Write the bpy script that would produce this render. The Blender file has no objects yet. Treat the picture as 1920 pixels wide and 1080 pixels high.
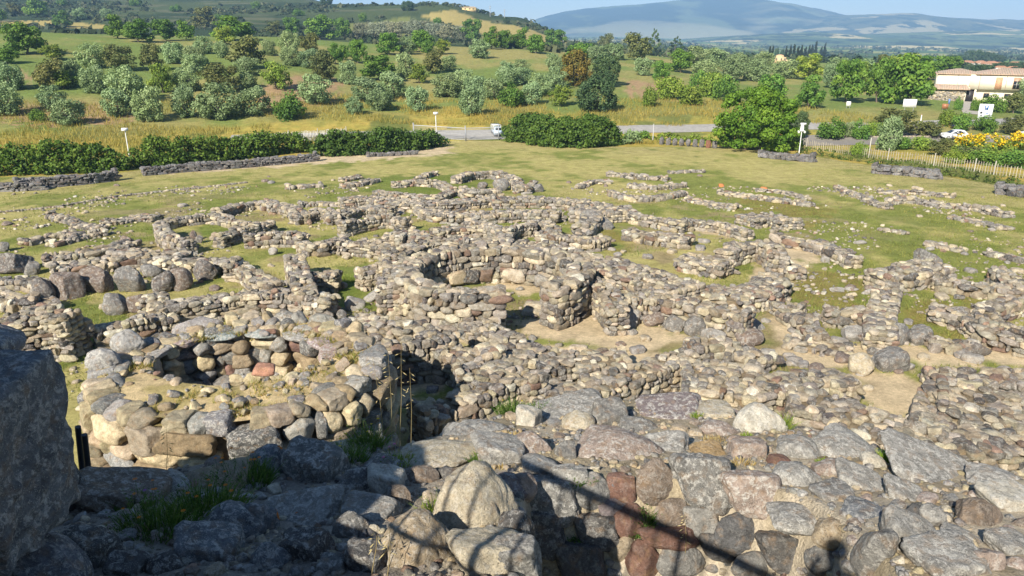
import bpy, bmesh, math, random
import numpy as np
from mathutils import Vector, Matrix, Euler

# ------------------------------------------------------------------ camera, sky, sun, exposure
SC = bpy.context.scene
COL = SC.collection
HC = 13.0
FPX = 1387.0
PITCH = math.radians(19.1)
cam_d = bpy.data.cameras.new('camera'); cam = bpy.data.objects.new('camera', cam_d); COL.objects.link(cam)
cam.location = (0, 0, HC); cam.rotation_euler = (math.pi/2 - PITCH, 0, 0)
cam_d.sensor_width = 36; cam_d.lens = 36*FPX/1920; cam_d.clip_start = 0.05; cam_d.clip_end = 40000
SC.camera = cam
SUNV = Vector((.447, .83, -.66)).normalized()           # the way the sunlight travels
wd = bpy.data.worlds.new('World'); SC.world = wd; wd.use_nodes = True
_nt = wd.node_tree; _sky = _nt.nodes.new('ShaderNodeTexSky'); _sky.sky_type = 'NISHITA'; _sky.sun_disc = False
_sky.sun_elevation = math.asin(-SUNV.z); _sky.sun_rotation = math.atan2(-SUNV.x, -SUNV.y)
_sky.air_density = 1.0; _sky.dust_density = 0.0; _sky.ozone_density = 3.0; _sky.altitude = 800
_bg = _nt.nodes['Background']; _bg.inputs[1].default_value = 0.07
_nt.links.new(_sky.outputs[0], _bg.inputs[0])
_sd = bpy.data.lights.new('sun', 'SUN'); _sd.energy = 5.0; _sd.angle = math.radians(.55); _sd.color = (1, .925, .80)
_so = bpy.data.objects.new('sun', _sd); COL.objects.link(_so); _so.rotation_euler = SUNV.to_track_quat('-Z', 'Y').to_euler()
SC.view_settings.view_transform = 'Standard'; SC.view_settings.look = 'None'
SC.view_settings.exposure = 1.0; SC.view_settings.gamma = 1
SC.cycles.max_bounces = 5; SC.cycles.diffuse_bounces = 2; SC.cycles.glossy_bounces = 1; SC.cycles.transmission_bounces = 4
SC.cycles.volume_bounces = 0; SC.cycles.transparent_max_bounces = 6; SC.cycles.use_denoising = True
SC.cycles.caustics_reflective = False; SC.cycles.caustics_refractive = False

# ------------------------------------------------------------------ helpers
def hash2(ix, iy, s):
    n = (ix*374761393 + iy*668265263 + s*974634777) & 0xffffffff
    n = ((n ^ (n >> 13))*1274126177) & 0xffffffff
    n = n ^ (n >> 16)
    return (n & 0xffffff)/float(0xffffff)
def vnoise(x, y, s=0):
    x = np.asarray(x, float); y = np.asarray(y, float)
    fx = np.floor(x); fy = np.floor(y); ix = fx.astype(np.int64); iy = fy.astype(np.int64)
    u = x-fx; v = y-fy; u = u*u*(3-2*u); v = v*v*(3-2*v)
    a = hash2(ix, iy, s); b = hash2(ix+1, iy, s); c = hash2(ix, iy+1, s); d = hash2(ix+1, iy+1, s)
    return (a*(1-u)+b*u)*(1-v)+(c*(1-u)+d*u)*v
def fbm(x, y, s=0, o=4):
    r = 0; a = .5; t = 0
    for k in range(o):
        r = r+a*vnoise(x*2**k+17.3*k, y*2**k-9.1*k, s+k); t += a; a *= .55
    return r/t
def sstep(a, b, x):
    t = np.clip((np.asarray(x, float)-a)/(b-a), 0, 1); return t*t*(3-2*t)

def tilt(py):                                            # dz/dy of the ray through picture row py
    v = (py-540)/FPX
    return -(math.sin(PITCH)+v*math.cos(PITCH))/(math.cos(PITCH)-v*math.sin(PITCH))
def prof(*a):
    ys = []; zs = []
    for Y, k, v in a:
        ys.append(Y); zs.append(v if k == 'z' else HC+tilt(v)*Y)
    return np.array(ys, float), np.array(zs, float)
UC = np.array([-.75, -.35, -.10, 0, .1, .35, .75])
PROFS = [
 prof((30,'z',0),(83,'z',-2.1),(92,'z',-2.3),(97,'p',287),(120,'p',215),(160,'p',120),(200,'p',75),(235,'p',50),(262,'p',54),(400,'z',8),(600,'p',25),(800,'p',-10),(1100,'z',100),(1600,'z',130),(3000,'z',60),(9000,'z',0)),
 prof((30,'z',0),(92,'z',-2.5),(108,'z',-2.9),(127,'p',222),(160,'p',150),(200,'p',105),(240,'p',80),(280,'p',68),(330,'z',6),(500,'p',50),(700,'p',20),(900,'p',-5),(1300,'z',90),(2000,'z',90),(4000,'z',20),(9000,'z',0)),
 prof((30,'z',0),(108,'z',-3.1),(116,'z',-3.3),(127,'p',236),(152,'p',195),(190,'p',145),(240,'p',105),(280,'p',86),(330,'z',6.5),(450,'p',76),(600,'p',40),(700,'p',8),(800,'p',8),(1000,'z',30),(1500,'z',0),(3000,'z',-20),(9000,'p',66)),
 prof((30,'z',0),(112,'z',-3.3),(118,'z',-3.4),(127,'p',238),(150,'p',200),(190,'p',150),(240,'p',110),(280,'p',92),(330,'z',6),(450,'p',82),(600,'p',55),(700,'p',31),(800,'p',35),(1000,'z',0),(1500,'z',-18),(3000,'z',-26),(9000,'p',66)),
 prof((30,'z',0),(112,'z',-3.3),(118,'z',-3.4),(128,'p',238),(150,'p',200),(190,'p',150),(240,'p',118),(300,'p',100),(400,'z',2),(600,'p',88),(1500,'p',85),(3000,'p',74),(9000,'p',66)),
 prof((30,'z',0),(113,'z',-3.4),(120,'z',-3.5),(128,'p',239),(150,'p',200),(200,'p',165),(320,'p',118),(400,'z',-2),(800,'p',112),(1500,'p',100),(3000,'p',86),(9000,'p',70)),
 prof((30,'z',0),(75,'z',-1.8),(118,'z',-3.5),(137,'p',231),(160,'p',205),(200,'p',180),(300,'p',150),(700,'p',128),(1500,'p',110),(3000,'p',92),(9000,'p',72)),
]
def ground_z(x, y):
    x = np.asarray(x, float); y = np.asarray(y, float)
    u = np.clip(x/np.maximum(y, 30.), -.7499, .7499)
    Z = np.stack([np.interp(y, *p) for p in PROFS])
    k = np.clip(np.searchsorted(UC, u, 'right')-1, 0, len(UC)-2)
    f = (u-UC[k])/(UC[k+1]-UC[k]); f = f*f*(3-2*f)
    idx = np.indices(k.shape) if k.shape else None
    if k.shape:
        z = np.take_along_axis(Z, k[None], 0)[0]*(1-f)+np.take_along_axis(Z, k[None]+1, 0)[0]*f
    else:
        z = Z[k]*(1-f)+Z[k+1]*f
    amp = np.clip((y-25)/300, .0, 1)
    z = z+.10*(fbm(x*.22, y*.22, 5, 3)-.5)*np.clip((y-20)/20, 0, 1)+amp*3*(fbm(x*.02, y*.02, 9, 3)-.5)*np.clip((y-230)/150, 0, 1)
    return z
_YS = np.exp(np.linspace(math.log(2.5), math.log(8900), 3500))
def ray(px, py):
    h = (px-960)/FPX; v = (py-540)/FPX
    dy = math.cos(PITCH)-v*math.sin(PITCH); dz = -(math.sin(PITCH)+v*math.cos(PITCH))
    return h/dy, dz/dy                                    # x and z gained per metre of y
def at(px, py, h=0.0, surf=None):
    """the place in the scene seen in picture point (px, py), h metres above the ground"""
    u, t = ray(px, py); X = u*_YS; Z = HC+t*_YS
    g = (surf or ground_z)(X, _YS)+h
    i = np.argmax(Z < g)
    if i == 0: i = len(_YS)-1
    a = Z[i-1]-g[i-1]; b = Z[i]-g[i]; k = a/(a-b) if a != b else 0
    Y = _YS[i-1]+(_YS[i]-_YS[i-1])*k
    return Vector((u*Y, Y, HC+t*Y))
def ppm(p):                                               # picture pixels per metre at a place
    return FPX/(p.y*math.cos(PITCH)-(p.z-HC)*math.sin(PITCH))
def project(p):
    d = p.y*math.cos(PITCH)-(p.z-HC)*math.sin(PITCH); w = -(p.z-HC)*math.cos(PITCH)-p.y*math.sin(PITCH)
    return 960+FPX*p.x/d, 540+FPX*w/d
def inpoly(x, y, poly):
    r = np.zeros(x.shape, bool); n = len(poly)
    for i in range(n):
        x1, y1 = poly[i]; x2, y2 = poly[(i+1) % n]
        if y1 == y2: continue
        c = (y1 > y) != (y2 > y)
        r ^= c & (x < (x2-x1)*(y-y1)/(y2-y1)+x1)
    return r

class MB:
    """collects vertices, faces and a tint (rgb of the matter, a = lichen) and links them as one mesh"""
    def __init__(s): s.v = []; s.f = {}; s.t = []; s.n = 0; s.sm = []
    def add(s, V, F, tint, mat=0):
        V = np.asarray(V, float); F = np.asarray(F, np.int64)
        s.v.append(V); s.f.setdefault((F.shape[1], mat), []).append(F+s.n)
        t = np.asarray(tint, float)
        if t.ndim == 1:
            if len(t) == 3: t = np.append(t, 0.)
            t = np.repeat(t[None], len(V), 0)
        s.t.append(t); s.n += len(V)
    def box(s, c, size, tint, rz=0, mat=0, taper=1.0, R=None):
        h = np.array(size)/2
        V = np.array([(-1,-1,-1),(1,-1,-1),(1,1,-1),(-1,1,-1),(-1,-1,1),(1,-1,1),(1,1,1),(-1,1,1)], float)
        V[4:, :2] *= taper; V = V*h
        if R is not None: V = V @ np.array(R).T
        if rz: ca, sa = math.cos(rz), math.sin(rz); V = V @ np.array([[ca, sa, 0],[-sa, ca, 0],[0, 0, 1]])
        s.add(V+np.array(c), [(0,3,2,1),(4,5,6,7),(0,1,5,4),(1,2,6,5),(2,3,7,6),(3,0,4,7)], tint, mat)
    def tube(s, pts, rad, tint, n=6, mat=0, cap=True):
        pts = [np.array(p, float) for p in pts]
        if not hasattr(rad, '__len__'): rad = [rad]*len(pts)
        V = []
        for i, p in enumerate(pts):
            d = pts[min(i+1, len(pts)-1)]-pts[max(i-1, 0)]; d = d/(np.linalg.norm(d)+1e-9)
            a = np.cross(d, (0, 0, 1) if abs(d[2]) < .9 else (1, 0, 0)); a /= np.linalg.norm(a); b = np.cross(d, a)
            for k in range(n):
                q = 2*math.pi*k/n; V.append(p+rad[i]*(math.cos(q)*a+math.sin(q)*b))
        F = [(i*n+k, (i+1)*n+k, (i+1)*n+(k+1) % n, i*n+(k+1) % n) for i in range(len(pts)-1) for k in range(n)]
        s.add(V, F, tint, mat)
        if cap:
            s.add(V[:n], [tuple(range(n))], tint, mat); s.add(V[-n:], [tuple(range(n))][::-1], tint, mat)
    def build(s, name, mats, parent=None, loc=(0, 0, 0), smooth=False):
        me = bpy.data.meshes.new(name)
        V = np.concatenate(s.v)-np.array(loc) if s.v else np.zeros((0, 3)); T = np.concatenate(s.t)
        loops = []; starts = []; tot = []; mi = []; k = 0
        for (n, m), L in s.f.items():
            F = np.concatenate(L); loops.append(F.ravel()); starts.append(k+n*np.arange(len(F))); tot.append(np.full(len(F), n)); mi.append(np.full(len(F), m)); k += F.size
        loops = np.concatenate(loops); starts = np.concatenate(starts); tot = np.concatenate(tot); mi = np.concatenate(mi)
        me.vertices.add(len(V)); me.vertices.foreach_set('co', V.astype(np.float32).ravel())
        me.loops.add(len(loops)); me.loops.foreach_set('vertex_index', loops.astype(np.int32))
        me.polygons.add(len(starts)); me.polygons.foreach_set('loop_start', starts.astype(np.int32)); me.polygons.foreach_set('loop_total', tot.astype(np.int32))
        me.polygons.foreach_set('material_index', mi.astype(np.int32))
        a = me.attributes.new('tint', 'FLOAT_COLOR', 'POINT'); a.data.foreach_set('color', T.astype(np.float32).ravel())
        me.update(calc_edges=True)
        if smooth:
            me.polygons.foreach_set('use_smooth', np.ones(len(starts), bool))
            if smooth > 1: me.set_sharp_from_angle(angle=math.radians(smooth))
        for m in (mats if isinstance(mats, (list, tuple)) else [mats]): me.materials.append(m)
        o = bpy.data.objects.new(name, me); COL.objects.link(o); o.location = loc
        if parent: o.parent = parent; o.location = loc
        return o
def tag(o, label=None, cat=None, group=None, kind=None):
    if label: o['label'] = label
    if cat: o['category'] = cat
    if group: o['group'] = group
    if kind: o['kind'] = kind
    return o
def empty(name, loc, rz=0, sc=(1, 1, 1)):
    o = bpy.data.objects.new(name, None); COL.objects.link(o); o.location = loc; o.rotation_euler = (0, 0, rz); o.scale = sc
    o.empty_display_size = .2; return o
def copy_tree(o, parent=None):
    c = o.copy(); COL.objects.link(c)
    if parent: c.parent = parent
    for ch in list(o.children): copy_tree(ch, c)
    return c
ORD = 'first second third fourth fifth sixth seventh eighth ninth tenth eleventh twelfth thirteenth fourteenth fifteenth sixteenth seventeenth eighteenth nineteenth twentieth'.split()
def ordinal(i):
    if i < 20: return ORD[i]
    tens = {2: 'twenty', 3: 'thirty', 4: 'forty', 5: 'fifty', 6: 'sixty', 7: 'seventy', 8: 'eighty', 9: 'ninety'}; n = i+1
    if n % 10 == 0: return {2: 'twentieth', 3: 'thirtieth', 4: 'fortieth', 5: 'fiftieth', 6: 'sixtieth', 7: 'seventieth', 8: 'eightieth', 9: 'ninetieth'}[n//10]
    return tens[n//10]+'-'+ORD[n % 10-1]

# ------------------------------------------------------------------ materials
def newmat(name):
    m = bpy.data.materials.new(name); m.use_nodes = True; nt = m.node_tree
    return m, nt, nt.nodes['Principled BSDF']
def N(nt, t, **kw):
    n = nt.nodes.new(t)
    for k, v in kw.items():
        if k.startswith('i_'): n.inputs[int(k[2:])].default_value = v
        else: setattr(n, k, v)
    return n
def noise(nt, scale, detail=4, rough=.6, vec=None, dist=0):
    n = N(nt, 'ShaderNodeTexNoise'); n.inputs['Scale'].default_value = scale; n.inputs['Detail'].default_value = detail
    n.inputs['Roughness'].default_value = rough; n.inputs['Distortion'].default_value = dist
    if vec is not None: nt.links.new(vec, n.inputs['Vector'])
    return n.outputs[0]
def mapr(nt, v, a, b, c, d, smooth=False):
    n = N(nt, 'ShaderNodeMapRange'); n.interpolation_type = 'SMOOTHSTEP' if smooth else 'LINEAR'
    nt.links.new(v, n.inputs[0])
    for i, q in enumerate((a, b, c, d)): n.inputs[i+1].default_value = q
    return n.outputs[0]
def math_(nt, op, a, b):
    n = N(nt, 'ShaderNodeMath', operation=op)
    for i, q in enumerate((a, b)):
        if isinstance(q, (int, float)): n.inputs[i].default_value = q
        else: nt.links.new(q, n.inputs[i])
    return n.outputs[0]
def mix(nt, f, a, b, mode='MIX'):
    n = N(nt, 'ShaderNodeMix', data_type='RGBA', blend_type=mode)
    for s, q in ((n.inputs[0], f), (n.inputs[6], a), (n.inputs[7], b)):
        if hasattr(q, 'links') or hasattr(q, 'is_output'): nt.links.new(q, s)
        elif isinstance(q, (int, float)): s.default_value = q
        else: s.default_value = (*q, 1)
    return n.outputs[2]
def bump(nt, bs, h, strength, dist):
    b = N(nt, 'ShaderNodeBump'); b.inputs['Strength'].default_value = strength; b.inputs['Distance'].default_value = dist
    nt.links.new(h, b.inputs['Height']); nt.links.new(b.outputs[0], bs.inputs['Normal'])
def attr(nt, name='tint'):
    a = N(nt, 'ShaderNodeAttribute'); a.attribute_name = name; return a
def wpos(nt): return N(nt, 'ShaderNodeNewGeometry').outputs['Position']
def gray(nt, v):
    c = N(nt, 'ShaderNodeCombineColor')
    for i in range(3): nt.links.new(v, c.inputs[i])
    return c.outputs[0]
def stone_mat(name, s, bd, fine=True):
    m, nt, bs = newmat(name); P = wpos(nt); A = attr(nt)
    n1 = noise(nt, 2.2*s, 6, .62, P); n2 = noise(nt, 14*s, 5, .75, P); n3 = noise(nt, 5*s, 8, .7, P, .4)
    c = mix(nt, 1.0, A.outputs['Color'], gray(nt, mapr(nt, n1, .28, .72, .58, 1.38)), 'MULTIPLY')
    c = mix(nt, 1.0, c, gray(nt, mapr(nt, n2, .3, .7, .68, 1.30)), 'MULTIPLY')
    c = mix(nt, mapr(nt, noise(nt, 3.3*s, 3, .5, P), .52, .72, 0, .45), c, (.30, .19, .10))     # iron stain, wandering
    spots = mapr(nt, n3, .50, .57, 0, 1, True)
    spk = mapr(nt, n2, .42, .62, 0, 1)
    lm = math_(nt, 'MULTIPLY', math_(nt, 'MULTIPLY', spots, A.outputs['Alpha']), mapr(nt, spk, 0, 1, .35, 1))
    c = mix(nt, lm, c, (.56, .54, .49))
    dk = mapr(nt, noise(nt, 30*s, 3, .7, P), .60, .68, 0, .55)
    if fine:
        w1 = N(nt, 'ShaderNodeTexVoronoi'); w1.inputs['Scale'].default_value = 26*s; nt.links.new(P, w1.inputs['Vector'])
        sp = math_(nt, 'MULTIPLY', mapr(nt, w1.outputs['Distance'], .30, .18, 0, 1, True), mapr(nt, noise(nt, 4*s, 4, .7, P), .42, .56, 0, 1))
        c = mix(nt, math_(nt, 'MULTIPLY', sp, math_(nt, 'MULTIPLY', A.outputs['Alpha'], .75)), c, (.60, .585, .545))
        w2 = N(nt, 'ShaderNodeTexVoronoi'); w2.inputs['Scale'].default_value = 19*s; nt.links.new(P, w2.inputs['Vector'])
        pit = math_(nt, 'MULTIPLY', mapr(nt, w2.outputs['Distance'], .26, .12, 0, 1, True), mapr(nt, noise(nt, 3*s, 3, .6, P), .50, .60, 0, 1))
        dk = math_(nt, 'MAXIMUM', dk, math_(nt, 'MULTIPLY', pit, .7))
    c = mix(nt, dk, c, (.05, .047, .043))
    nt.links.new(c, bs.inputs['Base Color']); bs.inputs['Roughness'].default_value = .95; bs.inputs['Specular IOR Level'].default_value = .15
    h = math_(nt, 'ADD', n3, math_(nt, 'MULTIPLY', n2, .55))
    if fine: h = math_(nt, 'SUBTRACT', h, math_(nt, 'MULTIPLY', pit, .35))
    bump(nt, bs, h, .9, bd)
    return m
M_STONE = stone_mat('village_stone', 1.5, .13, False)
M_ROCK = stone_mat('foreground_rock', 2.6, .06)
def leaf_mat(name, tr=.17):
    m, nt, bs = newmat(name); A = attr(nt); oi = N(nt, 'ShaderNodeObjectInfo')
    c = mix(nt, 1.0, A.outputs['Color'], oi.outputs['Color'], 'MULTIPLY')
    nt.links.new(c, bs.inputs['Base Color']); bs.inputs['Roughness'].default_value = .62; bs.inputs['Specular IOR Level'].default_value = .25
    t = N(nt, 'ShaderNodeBsdfTranslucent'); nt.links.new(mix(nt, 1.0, c, (1.25, 1.35, .7), 'MULTIPLY'), t.inputs[0])
    x = N(nt, 'ShaderNodeMixShader'); x.inputs[0].default_value = tr
    nt.links.new(bs.outputs[0], x.inputs[1]); nt.links.new(t.outputs[0], x.inputs[2])
    nt.links.new(x.outputs[0], nt.nodes['Material Output'].inputs[0]); return m
M_LEAF = leaf_mat('foliage')
M_GRASS = leaf_mat('grass_blade', .35)
def tint_mat(name, rough=.8, spec=.3, ns=8, amt=.25, bs_=.3, bd=.02, metal=0):
    m, nt, bs = newmat(name); A = attr(nt); P = wpos(nt); n = noise(nt, ns, 6, .65, P)
    nt.links.new(mix(nt, 1.0, A.outputs['Color'], gray(nt, mapr(nt, n, .3, .7, 1-amt, 1+amt)), 'MULTIPLY'), bs.inputs['Base Color'])
    bs.inputs['Roughness'].default_value = rough; bs.inputs['Specular IOR Level'].default_value = spec; bs.inputs['Metallic'].default_value = metal
    if bs_: bump(nt, bs, n, bs_, bd)
    return m
M_BARK = tint_mat('bark', .95, .1, 6, .4, .8, .05)
M_PAINT = tint_mat('painted_metal', .45, .4, 3, .08, 0)
M_PLASTER = tint_mat('plaster', .9, .2, 1.2, .08, .15, .01)
M_ROOF = tint_mat('roof_tiles', .9, .2, 3, .3, .4, .03)
M_ASPH = tint_mat('asphalt', .9, .25, 1.5, .22, .3, .01)
M_WOOD = tint_mat('weathered_wood', .9, .15, 5, .3, .3, .01)
def ground_mat():
    m, nt, bs = newmat('ground_cover'); P = wpos(nt); A = attr(nt)
    n1 = noise(nt, .9, 8, .7, P); n2 = noise(nt, 6, 6, .75, P); n3 = noise(nt, 34, 3, .7, P)
    c = mix(nt, 1.0, A.outputs['Color'], gray(nt, mapr(nt, n1, .3, .7, .72, 1.28)), 'MULTIPLY')
    c = mix(nt, 1.0, c, gray(nt, mapr(nt, n2, .3, .7, .72, 1.30)), 'MULTIPLY')
    c = mix(nt, 1.0, c, gray(nt, mapr(nt, n3, .3, .7, .78, 1.25)), 'MULTIPLY')
    nt.links.new(c, bs.inputs['Base Color']); bs.inputs['Roughness'].default_value = 1; bs.inputs['Specular IOR Level'].default_value = .05
    bump(nt, bs, math_(nt, 'ADD', n2, n3), .7, .08); return m
M_GROUND = ground_mat()
M_GLASS, _g, _b = newmat('dark_glass'); _b.inputs['Base Color'].default_value = (.02, .025, .03, 1); _b.inputs['Roughness'].default_value = .08
# ------------------------------------------------------------------ ground sheet
FENCE_PX = [(-120,340),(0,332),(215,326),(270,318),(590,290),(845,264),(935,264),(1180,276),(1340,274),(1500,290),(1640,312),(1920,358),(2050,380)]
FENCE = [at(*p) for p in FENCE_PX]; F_U = np.array([p.x/p.y for p in FENCE]); F_Y = np.array([p.y for p in FENCE])
def fence_y(x, y): return np.interp(x/np.maximum(y, 20.), F_U, F_Y)
def poly(pts, h=0): return [(q.x, q.y) for q in (at(a, b, h) for a, b in pts)]
SAND = [poly(p) for p in (
 [(985,600),(1040,592),(1100,578),(1190,590),(1230,612),(1310,632),(1320,650),(1180,655),(1060,640),(960,622)],        # courtyard
 [(870,505),(930,498),(1000,510),(1030,545),(1000,560),(900,530)],                                                     # floor of the big hut
 [(1428,560),(1470,556),(1484,606),(1525,640),(1600,648),(1930,646),(1930,684),(1600,686),(1490,682),(1430,674),(1452,640)],   # gravel path
 [(1620,735),(1680,725),(1760,722),(1755,760),(1700,800),(1650,770)],
 [(1460,465),(1530,455),(1550,475),(1490,500),(1430,520),(1400,520)],
 [(1410,500),(1500,500),(1490,530),(1420,540)],
 [(1600,700),(1700,700),(1760,740),(1620,760)],
 [(290,312),(590,292),(840,268),(845,290),(600,308),(330,326)],                                                       # gravelly verge below the hedges
 [(1310,425),(1390,440),(1400,452),(1300,440)],
 [(640,620),(860,600),(880,640),(800,760),(640,700)],
 [(980,650),(1240,660),(1300,760),(1000,760),(900,720)],
)]
BROWN = [poly(p) for p in ([(1480,500),(1640,520),(1640,600),(1520,620),(1460,560)],[(1700,570),(1850,560),(1900,640),(1700,640)],[(1120,430),(1180,430),(1190,470),(1120,470)],[(1400,360),(1560,380),(1540,430),(1380,400)])]
LUSH = [poly(p) for p in ([(620,500),(690,490),(690,560),(610,560)],[(130,560),(260,560),(200,660),(110,700)],[(700,330),(860,330),(880,380),(680,380)],[(380,400),(460,420),(450,450),(370,440)],[(1380,475),(1430,500),(1380,510)],[(1020,420),(1080,430),(1000,470)])]
ORCH_SOIL = [poly(p) for p in ([(150,195),(240,205),(240,232),(60,235),(0,225),(0,200)],[(480,165),(560,140),(640,150),(640,195),(560,200),(520,215),(480,200)],[(1180,150),(1270,160),(1260,190),(1180,180)],[(20,125),(60,140),(70,160),(40,150)])]
YFIELD = [poly(p) for p in ([(792,30),(850,19),(905,38),(1000,57),(1065,80),(1000,84),(930,70),(880,58)],[(0,40),(120,38),(205,48),(205,56),(100,50),(0,46)])]
GFIELD = [poly(p) for p in ([(640,45),(760,30),(860,58),(930,72),(880,78),(650,60)],)]
def soft(x, y, P, s):
    w = .9*np.clip(y/40, .6, 4)
    px_ = np.array(P); bx = (x > px_[:, 0].min()-6) & (x < px_[:, 0].max()+6) & (y > px_[:, 1].min()-9) & (y < px_[:, 1].max()+9)
    if bx.sum() < bx.size and x.ndim > 1:
        o = np.zeros(x.shape)
        if bx.any(): o[bx] = soft(x[bx], y[bx], P, s)
        return o
    w = .9*np.clip(y/40, .6, 4); r = 0.
    for j in range(6):
        q = np.clip(y/60, .5, 3); a = j*1.05
        r = r+inpoly(x+w*(fbm(x*.7, y*.7, s, 3)-.5)*2.2+.28*q*math.cos(a), y+w*(fbm(x*.7+50, y*.7, s+1, 3)-.5)*4+.28*q*math.sin(a), P)
    return r/6.
def ground_tint(x, y):
    n = fbm(x*.10, y*.07, 21, 5); n2 = fbm(x*.6, y*.5, 31, 4); n3 = fbm(x*.03, y*.03, 41, 4)
    L = lambda a, b, t: np.asarray(a)+(np.asarray(b)-np.asarray(a))*np.asarray(t)[..., None]
    green = L((.155, .185, .045), (.25, .255, .07), n2)
    dry = L((.43, .375, .15), (.34, .30, .11), n2)
    c = L(green, dry, sstep(.44, .60, n*.65+n2*.35+.10*sstep(60, 100, y)-.02))
    fy = fence_y(x, y)
    c = L(c, (.31, .26, .12), .55*sstep(-14, 0, y-fy)*(y < fy)*sstep(.35, .6, n))
    earth = L((.34, .27, .16), (.27, .20, .11), n2)
    mid = (1-sstep(60, 76, y))*(1-sstep(.40, .66, np.abs(x/np.maximum(y, 20)+.05)))
    c = L(c, earth, mid*sstep(.50, .62, fbm(x*.35, y*.35, 77, 4))*.75)
    for P in BROWN: c = L(c, L((.25, .19, .065), (.20, .185, .05), n), soft(x, y, P, 3)*.85*sstep(.35, .55, n2+.1))
    for P in LUSH: c = L(c, L((.11, .155, .03), (.165, .20, .045), n2), soft(x, y, P, 5)*.85)
    for P in SAND: c = L(c, L((.56, .45, .29), (.47, .37, .23), n2), soft(x, y, P, 7)*sstep(.25, .45, n2+.12))
    out = y > fy
    strip = L((.40, .30, .075), (.30, .26, .06), sstep(.35, .65, n2))
    strip = L(strip, (.15, .165, .045), sstep(.52, .62, n))
    orch = L((.15, .215, .055), (.30, .27, .10), sstep(.45, .64, n*.5+n3*.5)); orch = L(orch, (.15, .14, .05), n2*.5)
    yo = fy+20+10*(n-.5)
    far = L(strip, orch, sstep(0, 14, y-yo))
    for P in ORCH_SOIL: far = L(far, L((.34, .235, .135), (.28, .19, .10), n2), soft(x, y, P, 9)*sstep(.3, .45, n2+.1))
    hill = L((.032, .050, .022), (.060, .080, .032), sstep(.4, .6, fbm(x*.012, y*.02, 51, 5)))  # cloud shadow over the hill is put into these dark tints
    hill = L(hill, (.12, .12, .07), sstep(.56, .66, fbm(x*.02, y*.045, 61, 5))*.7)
    u = x/np.maximum(y, 30)
    for P in YFIELD: hill = L(hill, L((.36, .28, .10), (.28, .24, .085), n2), soft(x, y, P, 11))
    for P in GFIELD: hill = L(hill, L((.12, .15, .045), (.18, .18, .06), n2), soft(x, y, P, 13))
    # patchwork of fields on the plain
    cx = np.floor(x/170+1.5*vnoise(x/400, y/700, 3)); cy = np.floor(y/520+1.5*vnoise(x/300, y/600, 4))
    k = hash2(cx.astype(np.int64), cy.astype(np.int64), 8)
    fld = L((.13, .20, .045), (.42, .36, .15), sstep(.45, .95, k)); fld = L(fld, (.06, .10, .03), (k < .28)*.85)
    fld = L(fld, (.035, .06, .02), sstep(.56, .60, fbm(x*.02, y*.006, 71, 4))*.8)
    plain = sstep(.03, .09, u)
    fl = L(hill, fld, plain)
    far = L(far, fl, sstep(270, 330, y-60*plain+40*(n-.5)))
    c = np.where(out[..., None], far, c)
    return np.concatenate([c, np.zeros(c.shape[:-1]+(1,))], -1)
def make_ground():
    us = np.concatenate([[-3, -1.6, -1.1], np.linspace(-.86, .86, 760), [1.1, 1.6, 3]])
    ys = np.concatenate([np.linspace(-60, 8, 12), np.linspace(10, 24, 28), np.arange(24.3, 124, .26), np.exp(np.linspace(math.log(124.5), math.log(8950), 210))])
    U, Y = np.meshgrid(us, ys); X = U*np.maximum(Y, 12.)
    Z = ground_z(X, Y); T = ground_tint(X, Y)
    n, m = X.shape; I = np.arange(n*m).reshape(n, m)
    F = np.stack([I[:-1, :-1], I[:-1, 1:], I[1:, 1:], I[1:, :-1]], -1).reshape(-1, 4)
    b = MB(); b.add(np.stack([X, Y, Z], -1).reshape(-1, 3), F, T.reshape(-1, 4))
    o = b.build('ground', M_GROUND, smooth=True)
    tag(o, 'grassy ground running from the ruins over the orchard slope to the plain', 'ground', kind='structure')
make_ground()
def drape(name, pts, w, lift, tint, mat, label, kind='structure', cat='road'):
    """a strip laid over the ground along a line of places"""
    P = [np.array((p.x, p.y)) for p in pts]; D = []
    for a, b in zip(P[:-1], P[1:]):
        k = max(2, int(np.linalg.norm(b-a)/1.2)); D += [a+(b-a)*i/k for i in range(k)]
    D.append(P[-1]); D = np.array(D)
    for _ in range(6): D[1:-1] = (D[:-2]+2*D[1:-1]+D[2:])/4
    t = np.gradient(D, axis=0); t /= np.linalg.norm(t, axis=1)[:, None]; nrm = np.stack([-t[:, 1], t[:, 0]], 1)
    cols = np.linspace(-1, 1, 9); V = []
    for c in cols:
        q = D+nrm*(c*w/2); V.append(np.concatenate([q, (ground_z(q[:, 0], q[:, 1])+lift)[:, None]], 1))
    V = np.stack(V, 1); n, m = V.shape[:2]; I = np.arange(n*m).reshape(n, m)
    F = np.stack([I[:-1, :-1], I[1:, :-1], I[1:, 1:], I[:-1, 1:]], -1).reshape(-1, 4)
    b = MB(); b.add(V.reshape(-1, 3), F, tint); return tag(b.build(name, mat, smooth=True), label, cat, kind=kind)
drape('road', [at(*p) for p in [(430,262),(560,258),(700,254),(880,252),(1060,250),(1180,242),(1330,239),(1530,236),(1650,236),(1780,231),(1860,229),(1990,222)]], 5.6, .05, (.30, .285, .26), M_ASPH, 'pale asphalt road running behind the hedges and the gate')
drape('parking_area', [at(*p) for p in [(1490,266),(1560,266),(1640,263),(1740,262),(1840,264),(2000,266)]], 9.5, .06, (.22, .20, .175), M_ASPH, 'grey asphalt parking area behind the picket fence')
b = MB()
for i in range(60):
    q = at(1555+i*6.6, 257.5-.6*math.sin(i*.3)); b.box((q.x, q.y, q.z+.1), (.62, .25, .28), (.30, .26, .20), mat=0)
tag(b.build('kerb', M_PLASTER), 'low stone kerb along the back edge of the parking area', 'kerb', kind='structure')
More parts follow.
